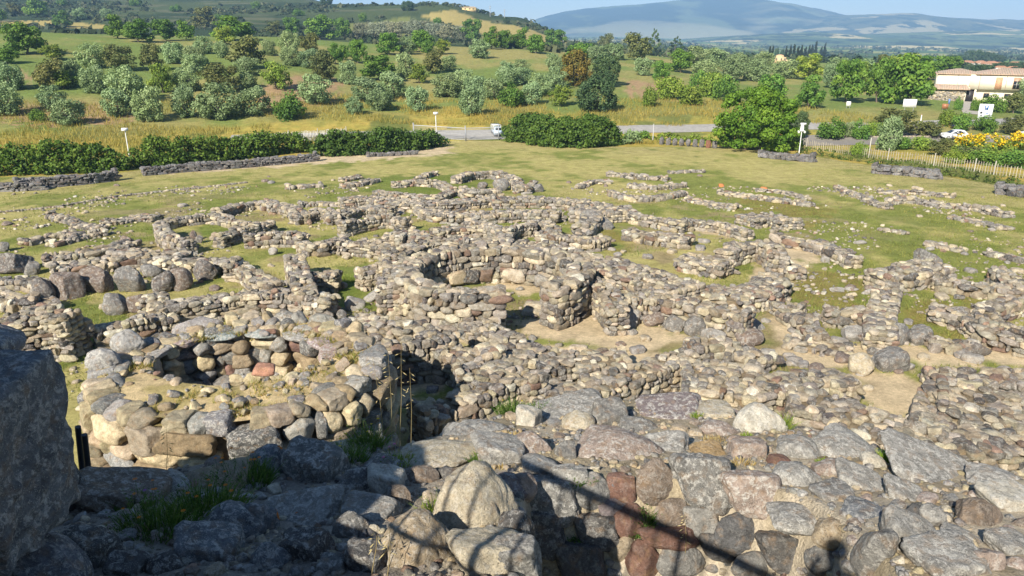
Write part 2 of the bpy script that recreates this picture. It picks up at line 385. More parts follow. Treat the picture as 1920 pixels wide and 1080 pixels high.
drape('path', [at(*p) for p in [(1822,214),(1816,203),(1812,196),(1808,189)]], 3.0, .05, (.36, .33, .29), M_ASPH, 'pale path leading to the dark doorway of the house', cat='path')

# ------------------------------------------------------------------ far hills
def ridge(name, px, Y0, depth, base, label, tints, seed, fields=False):
    """a ridge whose crest passes the picture points px at distance Y0; a real slope in front of and behind it"""
    xs = []; zs = []
    for a, c in px:
        u, t = ray(a, c); xs.append(u*Y0); zs.append(HC+t*Y0)
    gx = np.linspace(xs[0], xs[-1], 420); gk = np.linspace(-1, 1, 140)
    G, K = np.meshgrid(gx, gk); crest = np.interp(G, xs, zs)
    Yy = Y0+K*depth
    prof_ = (1-np.abs(K)**1.25)
    nz = (fbm(G/500, Yy/700, seed, 5)-.5)
    Z = base+(crest-base)*prof_+nz*prof_*(crest-base)*.5*np.clip(np.abs(K)*3, 0, 1)
    Z += (fbm(G/120, Yy/200, seed+4, 3)-.5)*8
    k = fbm(G/260, Yy/380, seed+9, 5); k2 = fbm(G/900, Yy/500, seed+19, 4)
    T = np.asarray(tints[0])+(np.asarray(tints[1])-np.asarray(tints[0]))*sstep(.42, .58, k)[..., None]
    T = T+(np.asarray(tints[2])-T)*(sstep(.5, .62, k2)*(1-prof_*.9))[..., None]
    if fields:
        cx = np.floor(G/150+1.5*vnoise(G/300, Yy/300, 3)); cy = np.floor(Yy/190+1.5*vnoise(G/300, Yy/300, 4)); h = hash2(cx.astype(np.int64), cy.astype(np.int64), 77)
        T = np.asarray(tints[0])+(np.asarray(tints[1])-np.asarray(tints[0]))*h[..., None]; T = np.where((h > .80)[..., None], np.asarray(tints[2]), T)
        T = np.where((fbm(G/70, Yy/90, seed+30, 4) > .56)[..., None], (.025, .045, .02), T)
    n, m = Z.shape; I = np.arange(n*m).reshape(n, m)
    F = np.stack([I[:-1, :-1], I[:-1, 1:], I[1:, 1:], I[1:, :-1]], -1).reshape(-1, 4)
    b = MB(); b.add(np.stack([G, Yy, Z], -1).reshape(-1, 3), F, np.concatenate([T, 0*T[..., :1]], -1).reshape(-1, 4))
    tag(b.build(name, M_GROUND, smooth=True), label, 'hill', kind='structure')
GR = [(.018, .035, .018), (.09, .12, .055), (.28, .27, .15)]
ridge('mountain', [(850,85),(960,60),(985,46),(1010,34),(1060,21),(1130,12),(1200,8),(1260,2),(1300,-3),(1400,-6),(1430,0),(1480,8),(1530,16),(1560,25),(1600,34),(1700,50),(1800,66),(1900,80)], 6400, 1700, -60, 'broad blue wooded mountain on the horizon', GR, 100)
ridge('far_hills', [(1150,90),(1300,70),(1450,45),(1560,29),(1640,27),(1690,24),(1715,25),(1760,31),(1800,34),(1860,36),(1920,37),(2050,34),(2200,40)], 5600, 1500, -60, 'long low blue hills on the right of the mountain', [(.06, .075, .035), (.13, .135, .06), (.32, .28, .14)], 140, True)
ridge('near_hills', [(1040,86),(1150,84),(1240,80),(1330,72),(1420,64),(1520,60),(1600,66),(1700,62),(1800,58),(1920,56),(2050,60),(2200,66)], 3900, 1300, -45, 'patchwork hills of fields and olive groves before the mountain', [(.06, .10, .035), (.17, .20, .07), (.45, .38, .18)], 180, True)

# ------------------------------------------------------------------ trees
def leaf_cloud(rng, blobs, n, size, cols, tmix, up=.25, shell=.55):
    """n leaf-sized quads spread through the blobs (x,y,z,rx,ry,rz): each clump has its own hue"""
    B = np.array(blobs); area = (B[:, 3]*B[:, 4]+B[:, 3]*B[:, 5]+B[:, 4]*B[:, 5]); area /= area.sum()
    k = rng.choice(len(B), n, p=area)
    d = rng.normal(size=(n, 3)); d /= np.linalg.norm(d, axis=1)[:, None]
    r = shell+(1-shell)*rng.random(n)**.6; r *= 1+.10*rng.normal(size=n)
    P = B[k, :3]+d*B[k, 3:]*r[:, None]
    nrm = d+rng.normal(size=(n, 3))*.55+np.array((0, 0, up)); nrm /= np.linalg.norm(nrm, axis=1)[:, None]
    a = np.cross(nrm, rng.normal(size=(n, 3))); a /= np.linalg.norm(a, axis=1)[:, None]; c = np.cross(nrm, a)
    s = size*(.6+.8*rng.random(n)); s1 = s[:, None]; s2 = s1*(.5+.4*rng.random(n))[:, None]
    V = np.stack([P-a*s1, P-c*s2, P+a*s1, P+c*s2], 1).reshape(-1, 3)
    F = np.arange(n*4).reshape(n, 4)
    hue = rng.random(len(B)); ct = np.clip(hue[k]*tmix+rng.random(n)*(1-tmix), 0, 1)
    C = np.array(cols); j = np.minimum((ct*(len(C)-1)).astype(int), len(C)-2); f = (ct*(len(C)-1)-j)[:, None]
    T = C[j]*(1-f)+C[j+1]*f; T = T*(.8+.4*rng.random(n))[:, None]
    T = np.repeat(np.concatenate([T, np.zeros((n, 1))], 1), 4, 0)
    return V, F, T
OLIVE = [(0.134, 0.194, 0.071), (0.205, 0.28, 0.121), (0.314, 0.396, 0.191)]
GREEN = [(0.05, 0.117, 0.018), (0.099, 0.188, 0.026), (0.179, 0.278, 0.04)]
LIME = [(0.097, 0.158, 0.017), (0.166, 0.235, 0.028), (0.248, 0.289, 0.048)]
BROWNL = [(.075, .095, .028), (.115, .13, .038), (.165, .165, .048)]
GOLD = [(0.087, 0.082, 0.015), (0.153, 0.117, 0.019), (0.214, 0.143, 0.022)]
DARK = [(0.037, 0.074, 0.029), (0.062, 0.103, 0.037), (0.094, 0.14, 0.046)]
SILV = [(0.161, 0.178, 0.115), (0.218, 0.23, 0.149), (0.276, 0.282, 0.184)]
def crown_blobs(rng, kind):
    B = []
    if kind in ('olive', 'silver'):
        for i in range(40):
            d = rng.normal(size=3); d /= np.linalg.norm(d); d[2] = max(d[2], -.75); q = .09+.07*rng.random(); f = .80+.28*rng.random()
            B.append((d[0]*.38*f, d[1]*.38*f, .50+d[2]*.40*f, q, q, q*.9))
        B.append((0, 0, .5, .36, .36, .38))
    elif kind == 'round':
        for i in range(34):
            d = rng.normal(size=3); d /= np.linalg.norm(d); q = .10+.06*rng.random()
            B.append((d[0]*.38, d[1]*.38, .5+d[2]*.41, q, q, q))
        B.append((0, 0, .5, .40, .40, .44))
    elif kind == 'cypress':
        for i in range(14):
            z = .06+.9*i/13; q = .40*(1-z)**.6*min(1, z*6+.5)+.05
            B.append((.08*rng.normal(), .08*rng.normal(), z, q, q, .09))
    elif kind == 'pine':
        for i in range(16):
            z = .25+.72*i/15; a = i*2.4; w = (1-z)*.55+.08
            B.append((w*math.cos(a), w*math.sin(a), z, .20*(1.15-z), .20*(1.15-z), .05))
    elif kind == 'shrub':
        for i in range(20):
            a = rng.random()*6.28; r = .40*rng.random()**.5; q = .12+.10*rng.random()
            B.append((r*math.cos(a), r*math.sin(a), .15+.65*rng.random()*(1-r), q, q, q))
        B.append((0, 0, .4, .36, .36, .36))
    else:
        for i in range(30):
            a = rng.random()*6.28; z = .30+.66*rng.random(); w = math.sqrt(max(.08, 1-((z-.58)/.46)**2)); r = .40*w*rng.random()**.45
            q = .09+.08*rng.random(); B.append((r*math.cos(a), r*math.sin(a), z-.03, q, q, q*.75))
        B.append((0, 0, .60, .28, .28, .26))
    return B
def tree_mesh(kind, cols, seed, n, size):
    rng = np.random.default_rng(seed); b = MB()
    V, F, T = leaf_cloud(rng, crown_blobs(rng, kind), n, size, cols, .65)
    lo = np.percentile(V, 1.5, 0); hi = np.percentile(V, 98.5, 0); z0 = {'olive': .04, 'silver': .08, 'shrub': .0, 'round': .0, 'cypress': .0, 'pine': .15}.get(kind, .14)
    V[:, :2] = (V[:, :2]-(lo+hi)[:2]/2)/(hi-lo)[:2]; V[:, 2] = z0+(V[:, 2]-lo[2])/(hi[2]-lo[2])*(1-z0); b.add(V, F, T)
    crown = b.build('crown', M_LEAF).data
    t = MB(); bend = rng.normal(size=2)*.03; top = .5 if kind not in ('cypress', 'pine') else .95
    r0 = {'olive': .045, 'silver': .045, 'round': .035, 'cypress': .05, 'pine': .03, 'shrub': .02}.get(kind, .026)
    t.tube([(0, 0, -.03), (bend[0], bend[1], .14), (bend[0]*2, bend[1]*2, .3), (bend[0]*2.5, bend[1]*2.5, top)], [r0*1.5, r0, r0*.85, r0*.4], (.13, .105, .08), 7)
    if kind not in ('cypress', 'pine'):
        for i in range(6):
            a = i*1.05+rng.random(); e = .28
            t.tube([(bend[0]*1.5, bend[1]*1.5, .16+.05*rng.random()), (e*.4*math.cos(a), e*.4*math.sin(a), .36), (e*math.cos(a), e*math.sin(a), .62)], [r0*.6, r0*.42, r0*.15], (.12, .10, .075), 5)
    trunk = t.build('trunk', M_BARK).data
    for nm in ('crown', 'trunk'):
        for o in [o for o in COL.objects if o.name.startswith(nm) and o.parent is None]: bpy.data.objects.remove(o)
    return crown, trunk
PROTO = {}
def proto(key, kind, cols, k, n, size):
    PROTO[key] = [tree_mesh(kind, cols, hash(key) % 1000 if False else sum(map(ord, key))*7+i, n, size) for i in range(k)]
proto('o', 'olive', OLIVE, 4, 5200, .024)
proto('s', 'silver', SILV, 2, 2600, .028)
proto('g', 'broad', GREEN, 4, 4200, .028)
proto('y', 'broad', LIME, 2, 2600, .028)
proto('b', 'broad', BROWNL, 2, 3400, .028)
proto('d', 'round', DARK, 2, 6000, .026)
proto('k', 'round', GOLD, 1, 6000, .026)
proto('h', 'shrub', GREEN, 2, 2400, .034)
proto('l', 'shrub', LIME, 2, 2400, .034)
proto('c', 'cypress', [(.010, .020, .012), (.016, .028, .016), (.024, .036, .02)], 2, 1600, .05)
proto('p', 'pine', DARK, 1, 1600, .04)
KNAME = {'o': ('olive_tree', 'grey-green olive tree', 'olive tree'), 's': ('olive_tree', 'pale silvery olive tree', 'olive tree'), 'g': ('broadleaf_tree', 'dark green broadleaf tree', 'tree'),
         'y': ('broadleaf_tree', 'yellow-green airy tree', 'tree'), 'b': ('broadleaf_tree', 'brownish-green tree', 'tree'), 'd': ('evergreen_tree', 'dense dark round evergreen', 'tree'),
         'k': ('evergreen_tree', 'tall golden-brown round tree', 'tree'), 'h': ('shrub', 'green bushy shrub', 'shrub'), 'l': ('shrub', 'bright yellow-green shrub', 'shrub'),
         'c': ('cypress_tree', 'slender blackish cypress', 'cypress'), 'p': ('pine_tree', 'dark ragged pine', 'pine tree')}
TREES = {
'in the front row above the dry grass': '10 216 66 54 o;72 228 32 22 h;130 233 64 44 o;222 218 56 48 o;281 226 64 58 o;348 220 46 55 o;411 223 86 62 o;477 215 62 48 o;543 223 58 46 h;590 194 64 50 o;665 214 34 30 o;712 206 54 36 o;783 208 46 42 o;885 215 52 50 o;960 200 52 40 h;995 196 42 38 o;1052 199 46 36 y;1117 209 78 60 d',
'in the second row of the orchard': '22 168 54 46 o;95 166 62 50 b;120 166 50 30 y;138 160 44 44 o;100 203 50 40 o;180 174 56 46 o;240 192 72 62 o;306 174 50 50 y;352 170 54 42 o;416 172 76 48 b;465 166 40 28 o;520 168 56 48 y;607 152 54 52 b;655 158 38 40 o;690 190 60 42 o;736 184 52 46 o;840 181 64 40 o;868 169 42 36 o;890 180 52 34 o;925 186 42 36 o;1010 181 48 40 o;1040 169 42 40 o',
'in the middle of the orchard': '175 126 56 40 o;226 132 62 44 b;286 132 42 46 b;325 119 44 36 o;366 122 48 32 o;368 134 48 30 o;463 142 50 32 o;465 130 72 56 b;545 123 40 34 o;581 127 46 32 o;630 120 32 36 g;711 151 70 44 g;762 147 38 44 o;786 156 36 34 y;812 138 44 42 b;843 132 32 26 o;950 161 52 32 o;978 157 38 28 o;950 141 32 24 o;976 135 36 22 o;1079 162 60 62 k;1136 162 52 54 d;1206 141 38 30 o;1239 151 34 34 g;1036 129 27 27 o;1046 134 26 26 o',
'on the upper slope of the orchard': '50 101 74 52 g;12 119 46 27 g;100 112 46 26 y;417 108 30 28 o;382 101 38 30 o;504 104 30 27 o;544 99 42 36 o;600 74 58 40 g;581 97 40 32 b;645 113 24 26 g;671 118 36 40 g;729 103 47 38 g;763 102 34 30 o;790 98 47 38 g;802 104 30 26 g;830 102 32 26 y;898 109 42 32 o;423 85 42 32 y',
'along the orchard top edge': '3 42 22 24 g;118 51 34 28 g;220 72 42 40 g;260 79 54 38 g;310 76 47 36 g;349 74 37 32 g;383 55 44 38 b;440 76 78 42 g;515 66 32 24 b;549 68 34 32 g;645 72 34 34 g;885 80 40 40 g;921 92 34 38 g;946 92 32 32 g;976 92 36 34 g;1004 100 38 32 g;1041 93 44 34 g',
'in the silvery grove by the yellow field': '676 74 30 28 s;707 77 38 32 s;742 72 34 28 s;776 70 38 30 s;812 74 38 28 s;836 76 36 26 s;862 77 36 26 s;690 66 30 22 s;725 64 30 22 s;758 62 30 20 s;795 63 30 22 s;825 66 30 20 s',
'between orchard and distant plain': '1086 116 54 32 g;1121 118 52 30 o;1150 112 44 28 o;1195 113 54 46 b;1226 97 28 38 p;1266 100 38 28 p;1276 136 48 40 g;1302 124 52 34 o;1340 121 54 28 o;1322 150 54 34 o;1370 151 50 42 o;1416 152 54 38 o;1470 147 54 32 o;1385 128 44 26 o;1430 128 44 28 o;1500 135 40 26 o;1135 92 30 26 b',
'in the trees left of the house': '1446 194 56 50 g;1515 150 60 44 y;1517 202 54 56 g;1586 192 66 74 g;1644 192 54 74 g;1702 197 92 84 g;1690 150 70 46 y;1740 150 60 42 g;1620 148 50 34 o;1570 140 46 30 o;1660 140 46 34 b;1780 140 44 32 g;1560 165 40 40 o;1610 165 44 44 y;1670 170 50 50 y',
'on the dry slope above the road': '1217 200 32 34 l;1252 186 54 38 l;1330 182 50 42 l;1292 197 54 34 l;1312 168 40 32 h;1360 190 50 44 h;1498 258 34 46 d',
'beside the parking area': '1556 260 52 36 h;1611 260 40 32 h;1640 254 34 24 l;1680 252 86 44 b;1742 257 46 28 b;1664 282 48 60 o;1774 236 36 28 l;1800 244 40 30 h;1845 247 46 28 h;1898 252 46 34 b;1590 256 30 26 o',
'between picket fence and parking area': '1610 292 30 24 l;1690 280 40 22 h;1730 282 44 24 l;1762 291 46 30 b;1810 302 56 26 b;1842 308 62 26 h;1900 314 60 30 h;1872 304 46 22 l;1935 306 50 30 h;1790 306 40 24 l',
'in the garden of the house': '1858 210 46 30 h;1900 212 40 36 b;1925 200 40 60 o;1836 206 30 18 l;1796 206 16 22 h;1826 208 16 22 h',
'on the dark hill beyond the orchard': '30 29 27 20 b;70 32 44 36 g;150 37 28 20 o;200 38 24 20 o;680 40 20 14 h;765 20 26 16 d;820 46 20 12 h;118 14 20 14 h;330 22 22 12 h;480 16 22 12 h;560 30 24 12 h;255 12 24 14 h;410 40 20 12 h;612 10 26 14 d;838 8 36 22 d;950 44 14 10 d;985 58 14 8 h',
'in the line behind the chapel': '1441 116 8 26 c;1447 116 6 26 c;1455 112 8 20 d;1466 110 8 16 d;1472 114 7 24 c;1480 114 8 26 c;1487 114 8 27 c;1494 114 8 24 c;1501 114 9 26 c;1508 113 8 22 c;1515 113 8 25 c;1521 112 9 24 c;1527 112 8 30 c;1538 110 7 20 c;1544 110 7 26 c;1400 108 10 10 d;1412 108 12 10 d;1424 110 12 10 d;1332 105 14 8 d;1350 106 16 9 d',
'by the roofs of the town': '1815 112 18 16 d;1830 116 30 20 d;1850 118 30 18 d;1870 118 26 14 d;1795 118 30 14 d;1880 132 40 14 d;1840 136 40 14 d;1905 134 30 16 d',
}
def plant_trees():
    rng = random.Random(4)
    for row, txt in TREES.items():
        items = [s.split() for s in txt.split(';')]; items = [(float(a), float(b_), float(w), float(h), k) for a, b_, w, h, k in items]
        items.sort(); cnt = {}; tot = {}
        for it in items: tot[KNAME[it[4]][1]] = tot.get(KNAME[it[4]][1], 0)+1
        for px, py, w, h, k in items:
            nm, look, cat = KNAME[k]; p = at(px, py); s = ppm(p)
            i = cnt.get(look, 0); cnt[look] = i+1
            far = p.y > 1500
            w *= .84; e = empty(nm, (p.x, p.y, p.z-.05), rng.random()*6.28, (w/s, w/s, h/s*1.02))
            crown, trunk = rng.choice(PROTO[k])
            v = rng.uniform(.82, 1.18); hue = rng.uniform(.93, 1.07)
            c = bpy.data.objects.new('crown', crown); COL.objects.link(c); c.parent = e; c.color = (v*hue, v, v/hue, 1)
            if k not in 'hl':
                t = bpy.data.objects.new('trunk', trunk); COL.objects.link(t); t.parent = e
            lab = ordinal(i)+' '+look+' from the left '+row if tot[look] > 1 else look+' '+row
            tag(e, lab, cat, group=cat+'s '+row)
plant_trees()

def clumps(name, n, region, size, cols, label, seed, q=14):
    rng = np.random.default_rng(seed); x, y, sc = region(rng, n); z = ground_z(x, y); b = MB(); m = len(x)
    S = size*(.5+rng.random(m)**2*1.2)*sc
    D = rng.normal(size=(m, q, 3)); D /= np.linalg.norm(D, axis=2)[..., None]; D[..., 2] = np.abs(D[..., 2]); P = np.stack([x, y, z], 1)[:, None]+D*S[:, None, None]*np.array((.75, .75, .8))
    A = np.cross(D+.4*rng.normal(size=D.shape), rng.normal(size=D.shape)); A /= np.linalg.norm(A, axis=2)[..., None]; B2 = np.cross(D, A); k = (S*.48)[:, None, None]
    V = np.stack([P-A*k, P-B2*k*.7, P+A*k, P+B2*k*.7], 2).reshape(-1, 3); C = np.array(cols)[rng.integers(len(cols), size=m)]*(.8+.4*rng.random((m, 1)))
    T = np.repeat(np.concatenate([C, np.zeros((m, 1))], 1), q*4, 0); b.add(V, np.arange(m*q*4).reshape(-1, 4), T); return tag(b.build(name, M_LEAF), label, 'vegetation', kind='stuff')
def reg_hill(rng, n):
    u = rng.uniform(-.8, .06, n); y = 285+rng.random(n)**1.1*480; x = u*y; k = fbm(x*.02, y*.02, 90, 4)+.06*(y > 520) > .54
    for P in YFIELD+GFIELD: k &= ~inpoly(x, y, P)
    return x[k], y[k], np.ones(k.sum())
clumps('scrub', 5200, reg_hill, 2.3, [(.030, .048, .018), (.045, .065, .024), (.075, .085, .035)], 'maquis scrub tinted dark for cloud shadow, covering the hillside behind the orchard', 60)
def reg_plain(rng, n):
    u = rng.uniform(.06, .8, n); y = 380*np.exp(rng.random(n)*2.3); x = u*y; cx = np.floor(x/170+1.5*vnoise(x/400, y/700, 3)); cy = np.floor(y/520+1.5*vnoise(x/300, y/600, 4)); h = hash2(cx.astype(np.int64), cy.astype(np.int64), 55)
    k = (fbm(x*.012, y*.005, 91, 4) > .53) | (h < .16); return x[k], y[k], np.clip(y[k]/900, .75, 1.6)
clumps('woods', 5200, reg_plain, 3.6, [(.03, .05, .02), (.05, .075, .025), (.09, .105, .05)], 'far hedgerows, groves and scattered trees dotting the plain', 61, 10)
# ------------------------------------------------------------------ stones and walls
def rock_protos(sub, n, seed, planes=(9, 15), rough=.05, blocky=.6, sharp=24.):
    rng = np.random.default_rng(seed); bm = bmesh.new(); bmesh.ops.create_icosphere(bm, subdivisions=sub, radius=1)
    D = np.array([v.co[:] for v in bm.verts]); F = np.array([[v.index for v in f.verts] for f in bm.faces]); bm.free()
    out = []
    for i in range(n):
        k = rng.integers(*planes); pn = rng.normal(size=(k, 3)); pn /= np.linalg.norm(pn, axis=1)[:, None]
        pd = .62+.38*rng.random(k)
        if rng.random() < blocky:
            ax = np.concatenate([np.eye(3), -np.eye(3)])+rng.normal(size=(6, 3))*.16; ax /= np.linalg.norm(ax, axis=1)[:, None]
            pn = np.concatenate([ax, pn[:3]]); pd = np.concatenate([.60+.12*rng.random(6), .80+.2*rng.random(3)])
        q = np.maximum(D @ pn.T, 1e-3)/pd; p = sharp
        r = 1/((q**p).sum(1)+1.)**(1/p)
        if rough and sub > 2:
            for o, am in ((2.3, 1), (5, .5), (11, .28), (23, .16))[:sub]:
                ph = rng.random(3)*50
                r = r*(1+rough*am*2*(vnoise(D[:, 0]*o+ph[0]+D[:, 2]*o*.7, D[:, 1]*o+ph[1]-D[:, 2]*o*.6, 3)-.5))
        r = np.minimum(r, 1.42*np.median(r)); V = D*r[:, None]; lo = V.min(0); hi = V.max(0); V = (V-(lo+hi)/2)/((hi-lo)/2)
        out.append((V, F))
    return out
ROCK = {2: rock_protos(2, 24, 1), 3: rock_protos(3, 30, 2), 4: rock_protos(4, 20, 3, (8, 13), .07, .5, 22.), 5: rock_protos(5, 14, 9, (8, 14), .085, .28, 16.), 'block': rock_protos(3, 12, 5, blocky=1.1, sharp=26., rough=.03)}
def rotm(rx, ry, rz): return np.array(Euler((rx, ry, rz)).to_matrix())
PAL_V = [(0.24, (0.504, 0.432, 0.307), 0.1), (0.22, (0.414, 0.356, 0.265), 0.2), (0.2, (0.324, 0.288, 0.237), 0.6), (0.15, (0.221, 0.198, 0.172), 0.7), (0.09, (0.135, 0.122, 0.112), 0.6), (0.04, (0.279, 0.189, 0.14), 0.1), (0.08, (0.594, 0.54, 0.428), 0.0), (0.1, (0.3, 0.245, 0.18), 0.3)]
PAL_G = [(.20, (.52, .44, .31), .1), (.22, (.41, .355, .27), .3), (.28, (.31, .28, .235), .6), (.17, (.21, .19, .165), .7), (.08, (.135, .125, .115), .6), (.05, (.28, .195, .14), .1)]
PAL_D = [(.6, (.15, .145, .145), .4), (.25, (.20, .195, .19), .5), (.15, (.11, .107, .107), .3)]
PAL_T = [(.26, (.50, .42, .27), .1), (.14, (.40, .33, .24), .2), (.26, (.26, .25, .23), .7), (.18, (.17, .165, .16), .8), (.02, (.24, .15, .12), .1), (.12, (.36, .28, .18), .1)]
def pick(rng, pal):
    r = rng.random()*sum(p[0] for p in pal)
    for w, c, l in pal:
        r -= w
        if r <= 0: break
    v = rng.uniform(.62, 1.18); return (c[0]*v*rng.uniform(.96, 1.04), c[1]*v, c[2]*v*rng.uniform(.94, 1.06), l*rng.uniform(.4, 1.2))
def stone(b, rng, lod, c, dims, rz, tilt_=.12, pal=PAL_V, tint=None):
    V, F = ROCK[lod][rng.randrange(len(ROCK[lod]))]
    fl = np.array([rng.choice((-1, 1)), rng.choice((-1, 1)), 1.]); G = F if fl[0]*fl[1] > 0 else F[:, ::-1]
    R = rotm(rng.gauss(0, tilt_), rng.gauss(0, tilt_), rz)
    b.add((V*fl*np.array(dims)) @ R.T+np.array(c), G, tint or pick(rng, pal))
def resample(P, step):
    P = np.array(P, float); seg = np.linalg.norm(np.diff(P[:, :2], axis=0), axis=1); s = np.concatenate([[0], np.cumsum(seg)])
    n = max(3, int(s[-1]/step)+1); q = np.linspace(0, s[-1], n)
    Q = np.stack([np.interp(q, s, P[:, i]) for i in range(P.shape[1])], 1)
    for _ in range(3): Q[1:-1] = (Q[:-2]+2*Q[1:-1]+Q[2:])/4
    return Q, q
def wall_mesh(b, P, th, st, seed, pal=PAL_V, irr=.35, lod=2, core=(.27, .215, .14), rubble=.25, flat=.72, base=None, both=True, topfill=True, neat=1.):  # core is earth, tinted darker as shade in the gaps
    """dry-stone wall along places P = (x, y, height): courses of single stones on both faces and over the top, packed with earth"""
    rng = random.Random(seed); Q, S = resample(P, .25); L = S[-1]
    T = np.gradient(Q[:, :2], axis=0); T /= np.linalg.norm(T, axis=1)[:, None]; NR = np.stack([-T[:, 1], T[:, 0]], 1)
    gz = ground_z(Q[:, 0], Q[:, 1]) if base is None else np.full(len(Q), base)
    H = Q[:, 2]*(1-irr*(vnoise(S*.55+seed*3.1, S*0, seed)*.7+vnoise(S*1.7+seed, S*0, seed+1)*.3))
    def loc(s):
        i = min(len(Q)-1, max(0, int(round(s/L*(len(Q)-1))))); return Q[i, :2], T[i], NR[i], gz[i], H[i]
    w = max(.05, th/2-st*.45); V = []
    for i in range(len(Q)):
        for o, z in ((-w, -.4), (-w, H[i]-st*.34), (w, H[i]-st*.34), (w, -.4)):
            q = Q[i, :2]+NR[i]*o; V.append((q[0], q[1], gz[i]+max(z, -.4)))
    n = len(Q); F = [(i*4+k, i*4+k+1, (i+1)*4+k+1, (i+1)*4+k) for i in range(n-1) for k in range(3)]
    b.add(V, F, (*core, 0.)); b.add(V[:4], [(0, 1, 2, 3)], (*core, 0.)); b.add(V[-4:], [(3, 2, 1, 0)], (*core, 0.))
    hm = H.max()
    for side in ((-1, 1) if both else (-1,)):
        z = -.05
        while z < hm:
            big = 1.35 if z < .2 and rng.random() < .6 else 1.
            ch = st*rng.uniform(.5, .95)*big*flat/.72; s = -rng.random()*st*.4
            while s < L:
                ww = st*rng.choice((.35, .5, .7, .9, 1.2, 1.6, 2.2))*rng.uniform(.9, 1.1)*big; q, t, nr, g, h = loc(s+ww/2)
                if z+ch*.55 < h:
                    c = q+nr*side*(th/2-st*.22+rng.uniform(-.06, .06)*st*neat)
                    stone(b, rng, lod, (c[0], c[1], g+z+ch/2+rng.uniform(-.05, .05)*st*neat), (ww*.53, st*rng.uniform(.42, .6), ch*.57), math.atan2(t[1], t[0]), .10*neat, pal)
                s += ww*.97
            z += ch*.90
    if topfill:
        k = max(1, int(th/st+.3)); s = 0.
        while s < L:
            for j in range(k):
                q, t, nr, g, h = loc(s+rng.uniform(-.3, .3)*st)
                o = (j-(k-1)/2)*th/k*.92+rng.uniform(-.15, .15)*st; c = q+nr*o; f = rng.uniform(.38, .72)
                if rng.random() < .93:
                    stone(b, rng, lod, (c[0], c[1], g+h-st*.16+rng.uniform(-.10, .08)*st), (st*f*rng.uniform(.9, 1.25), st*f, st*rng.uniform(.22, .36)), rng.random()*6.28, .14, pal)
            s += st*.85
    for e, sg in ((0., -1), (L, 1)):                       # the ends
        q, t, nr, g, h = loc(e); z = 0
        while z < h:
            ch = st*rng.uniform(.5, .8)
            for j in range(max(1, int(th/st))):
                c = q+t*sg*st*.05+nr*((j+.5)/max(1, int(th/st))-.5)*th*.8
                stone(b, rng, lod, (c[0], c[1], g+z+ch/2), (st*.5, st*.6, ch*.58), math.atan2(t[1], t[0])+.3*rng.random(), .15, pal)
            z += ch*.92
    for i in range(int(L*rubble*4)):
        q, t, nr, g, h = loc(rng.random()*L); c = q+nr*rng.choice((-1, 1))*(th/2+abs(rng.gauss(0, .35))); f = st*rng.uniform(.18, .42)
        if base is None: g = float(ground_z(c[0], c[1]))
        stone(b, rng, lod, (c[0], c[1], g+f*.25), (f*1.2, f, f*.7), rng.random()*6.28, .3, pal)
def hts(pts, h):
    h = h if hasattr(h, '__len__') else [h]*len(pts)
    return [(*(lambda p: (p.x, p.y))(at(a, c, hh)), hh) for (a, c), hh in zip(pts, h)]
WALLN = [0]
def wall(label, pts, h, th=.9, st=.42, name='stone_wall', cat='stone wall', group=None, lod=None, world=None, **k):
    P = world or hts(pts, h); WALLN[0] += 1; c = np.mean(np.array(P)[:, :2], 0)
    if lod is None: lod = 3 if c[1] < 44 else 2
    b = MB(); wall_mesh(b, P, th, st, WALLN[0]*13+5, lod=lod, **k)
    return tag(b.build(name, M_STONE, loc=(c[0], c[1], float(ground_z(c[0], c[1]))), smooth=36), label, cat, group, 'thing')

# ------------------------------------------------------------------ hedges
def hedge(label, pts, h, w, cols, dens=1., name='hedge', size=.16, box=False, seed=1, h2=None, flower=None):
    rng = np.random.default_rng(seed); Q, S = resample([(p.x, p.y, 0) for p in (at(*q) for q in pts)], .7)
    T = np.gradient(Q[:, :2], axis=0); T /= np.linalg.norm(T, axis=1)[:, None]; NR = np.stack([-T[:, 1], T[:, 0]], 1); B = []
    for i in range(len(Q)):
        f = i/(len(Q)-1); hh = (h if h2 is None else h+(h2-h)*f)*(.72+.46*fbm(np.array(S[i]*.3), np.array(seed*7.), seed, 3))
        e = 1 if box else min(1, .45+1.6*math.sqrt(min(f, 1-f)+.001)); ww = w*e; hh = hh*e
        m = max(4, int(ww*hh*1.5*(1.6 if box else 1)))
        for j in range(m):
            a = rng.uniform(-1, 1); z = rng.uniform(.12, 1); lim = 1 if box else math.sqrt(max(.05, 1-max(0, z-.3)**2/.62))
            q = (.32 if box else .55)*min(1, hh/2.2+.25)*rng.uniform(.7, 1.3); o = a*max(.05, ww/2*lim-q*.6)
            c = Q[i, :2]+NR[i]*(o+ww/2)+rng.normal(size=2)*.2
            B.append((c[0], c[1], float(ground_z(c[0], c[1]))+max(q*.6, z*hh-q*.7), q, q, q*.85))
    n = int(sum(b_[3]*b_[4] for b_ in B)*4.2/(size*size)*.62*dens)
    V, F, C = leaf_cloud(rng, B, n, size, cols, .6, up=.35, shell=.7)
    if flower is not None:
        top = (V[::4, 2]-ground_z(V[::4, 0], V[::4, 1]))/h; yes = (rng.random(n) < np.clip(top*1.5-.25, 0, .93)); yes = np.repeat(yes, 4)
        C[yes, :3] = np.array(flower)*(.8+.4*rng.random((yes.sum(), 1)))
    b = MB(); b.add(V, F, C)
    c = Q[len(Q)//2, :2]; o = b.build(name, M_LEAF, loc=(c[0], c[1], float(ground_z(c[0], c[1]))))
    return tag(o, label, name.replace('_', ' '))
MIDG = [(.045, .095, .012), (.09, .155, .018), (.165, .22, .03)]
hedge('long bushy green hedge behind the dry-stone terrace walls, left of the lamp', [(-40,334),(60,330),(150,327),(236,321)], 3.7, 3.4, MIDG, seed=3)
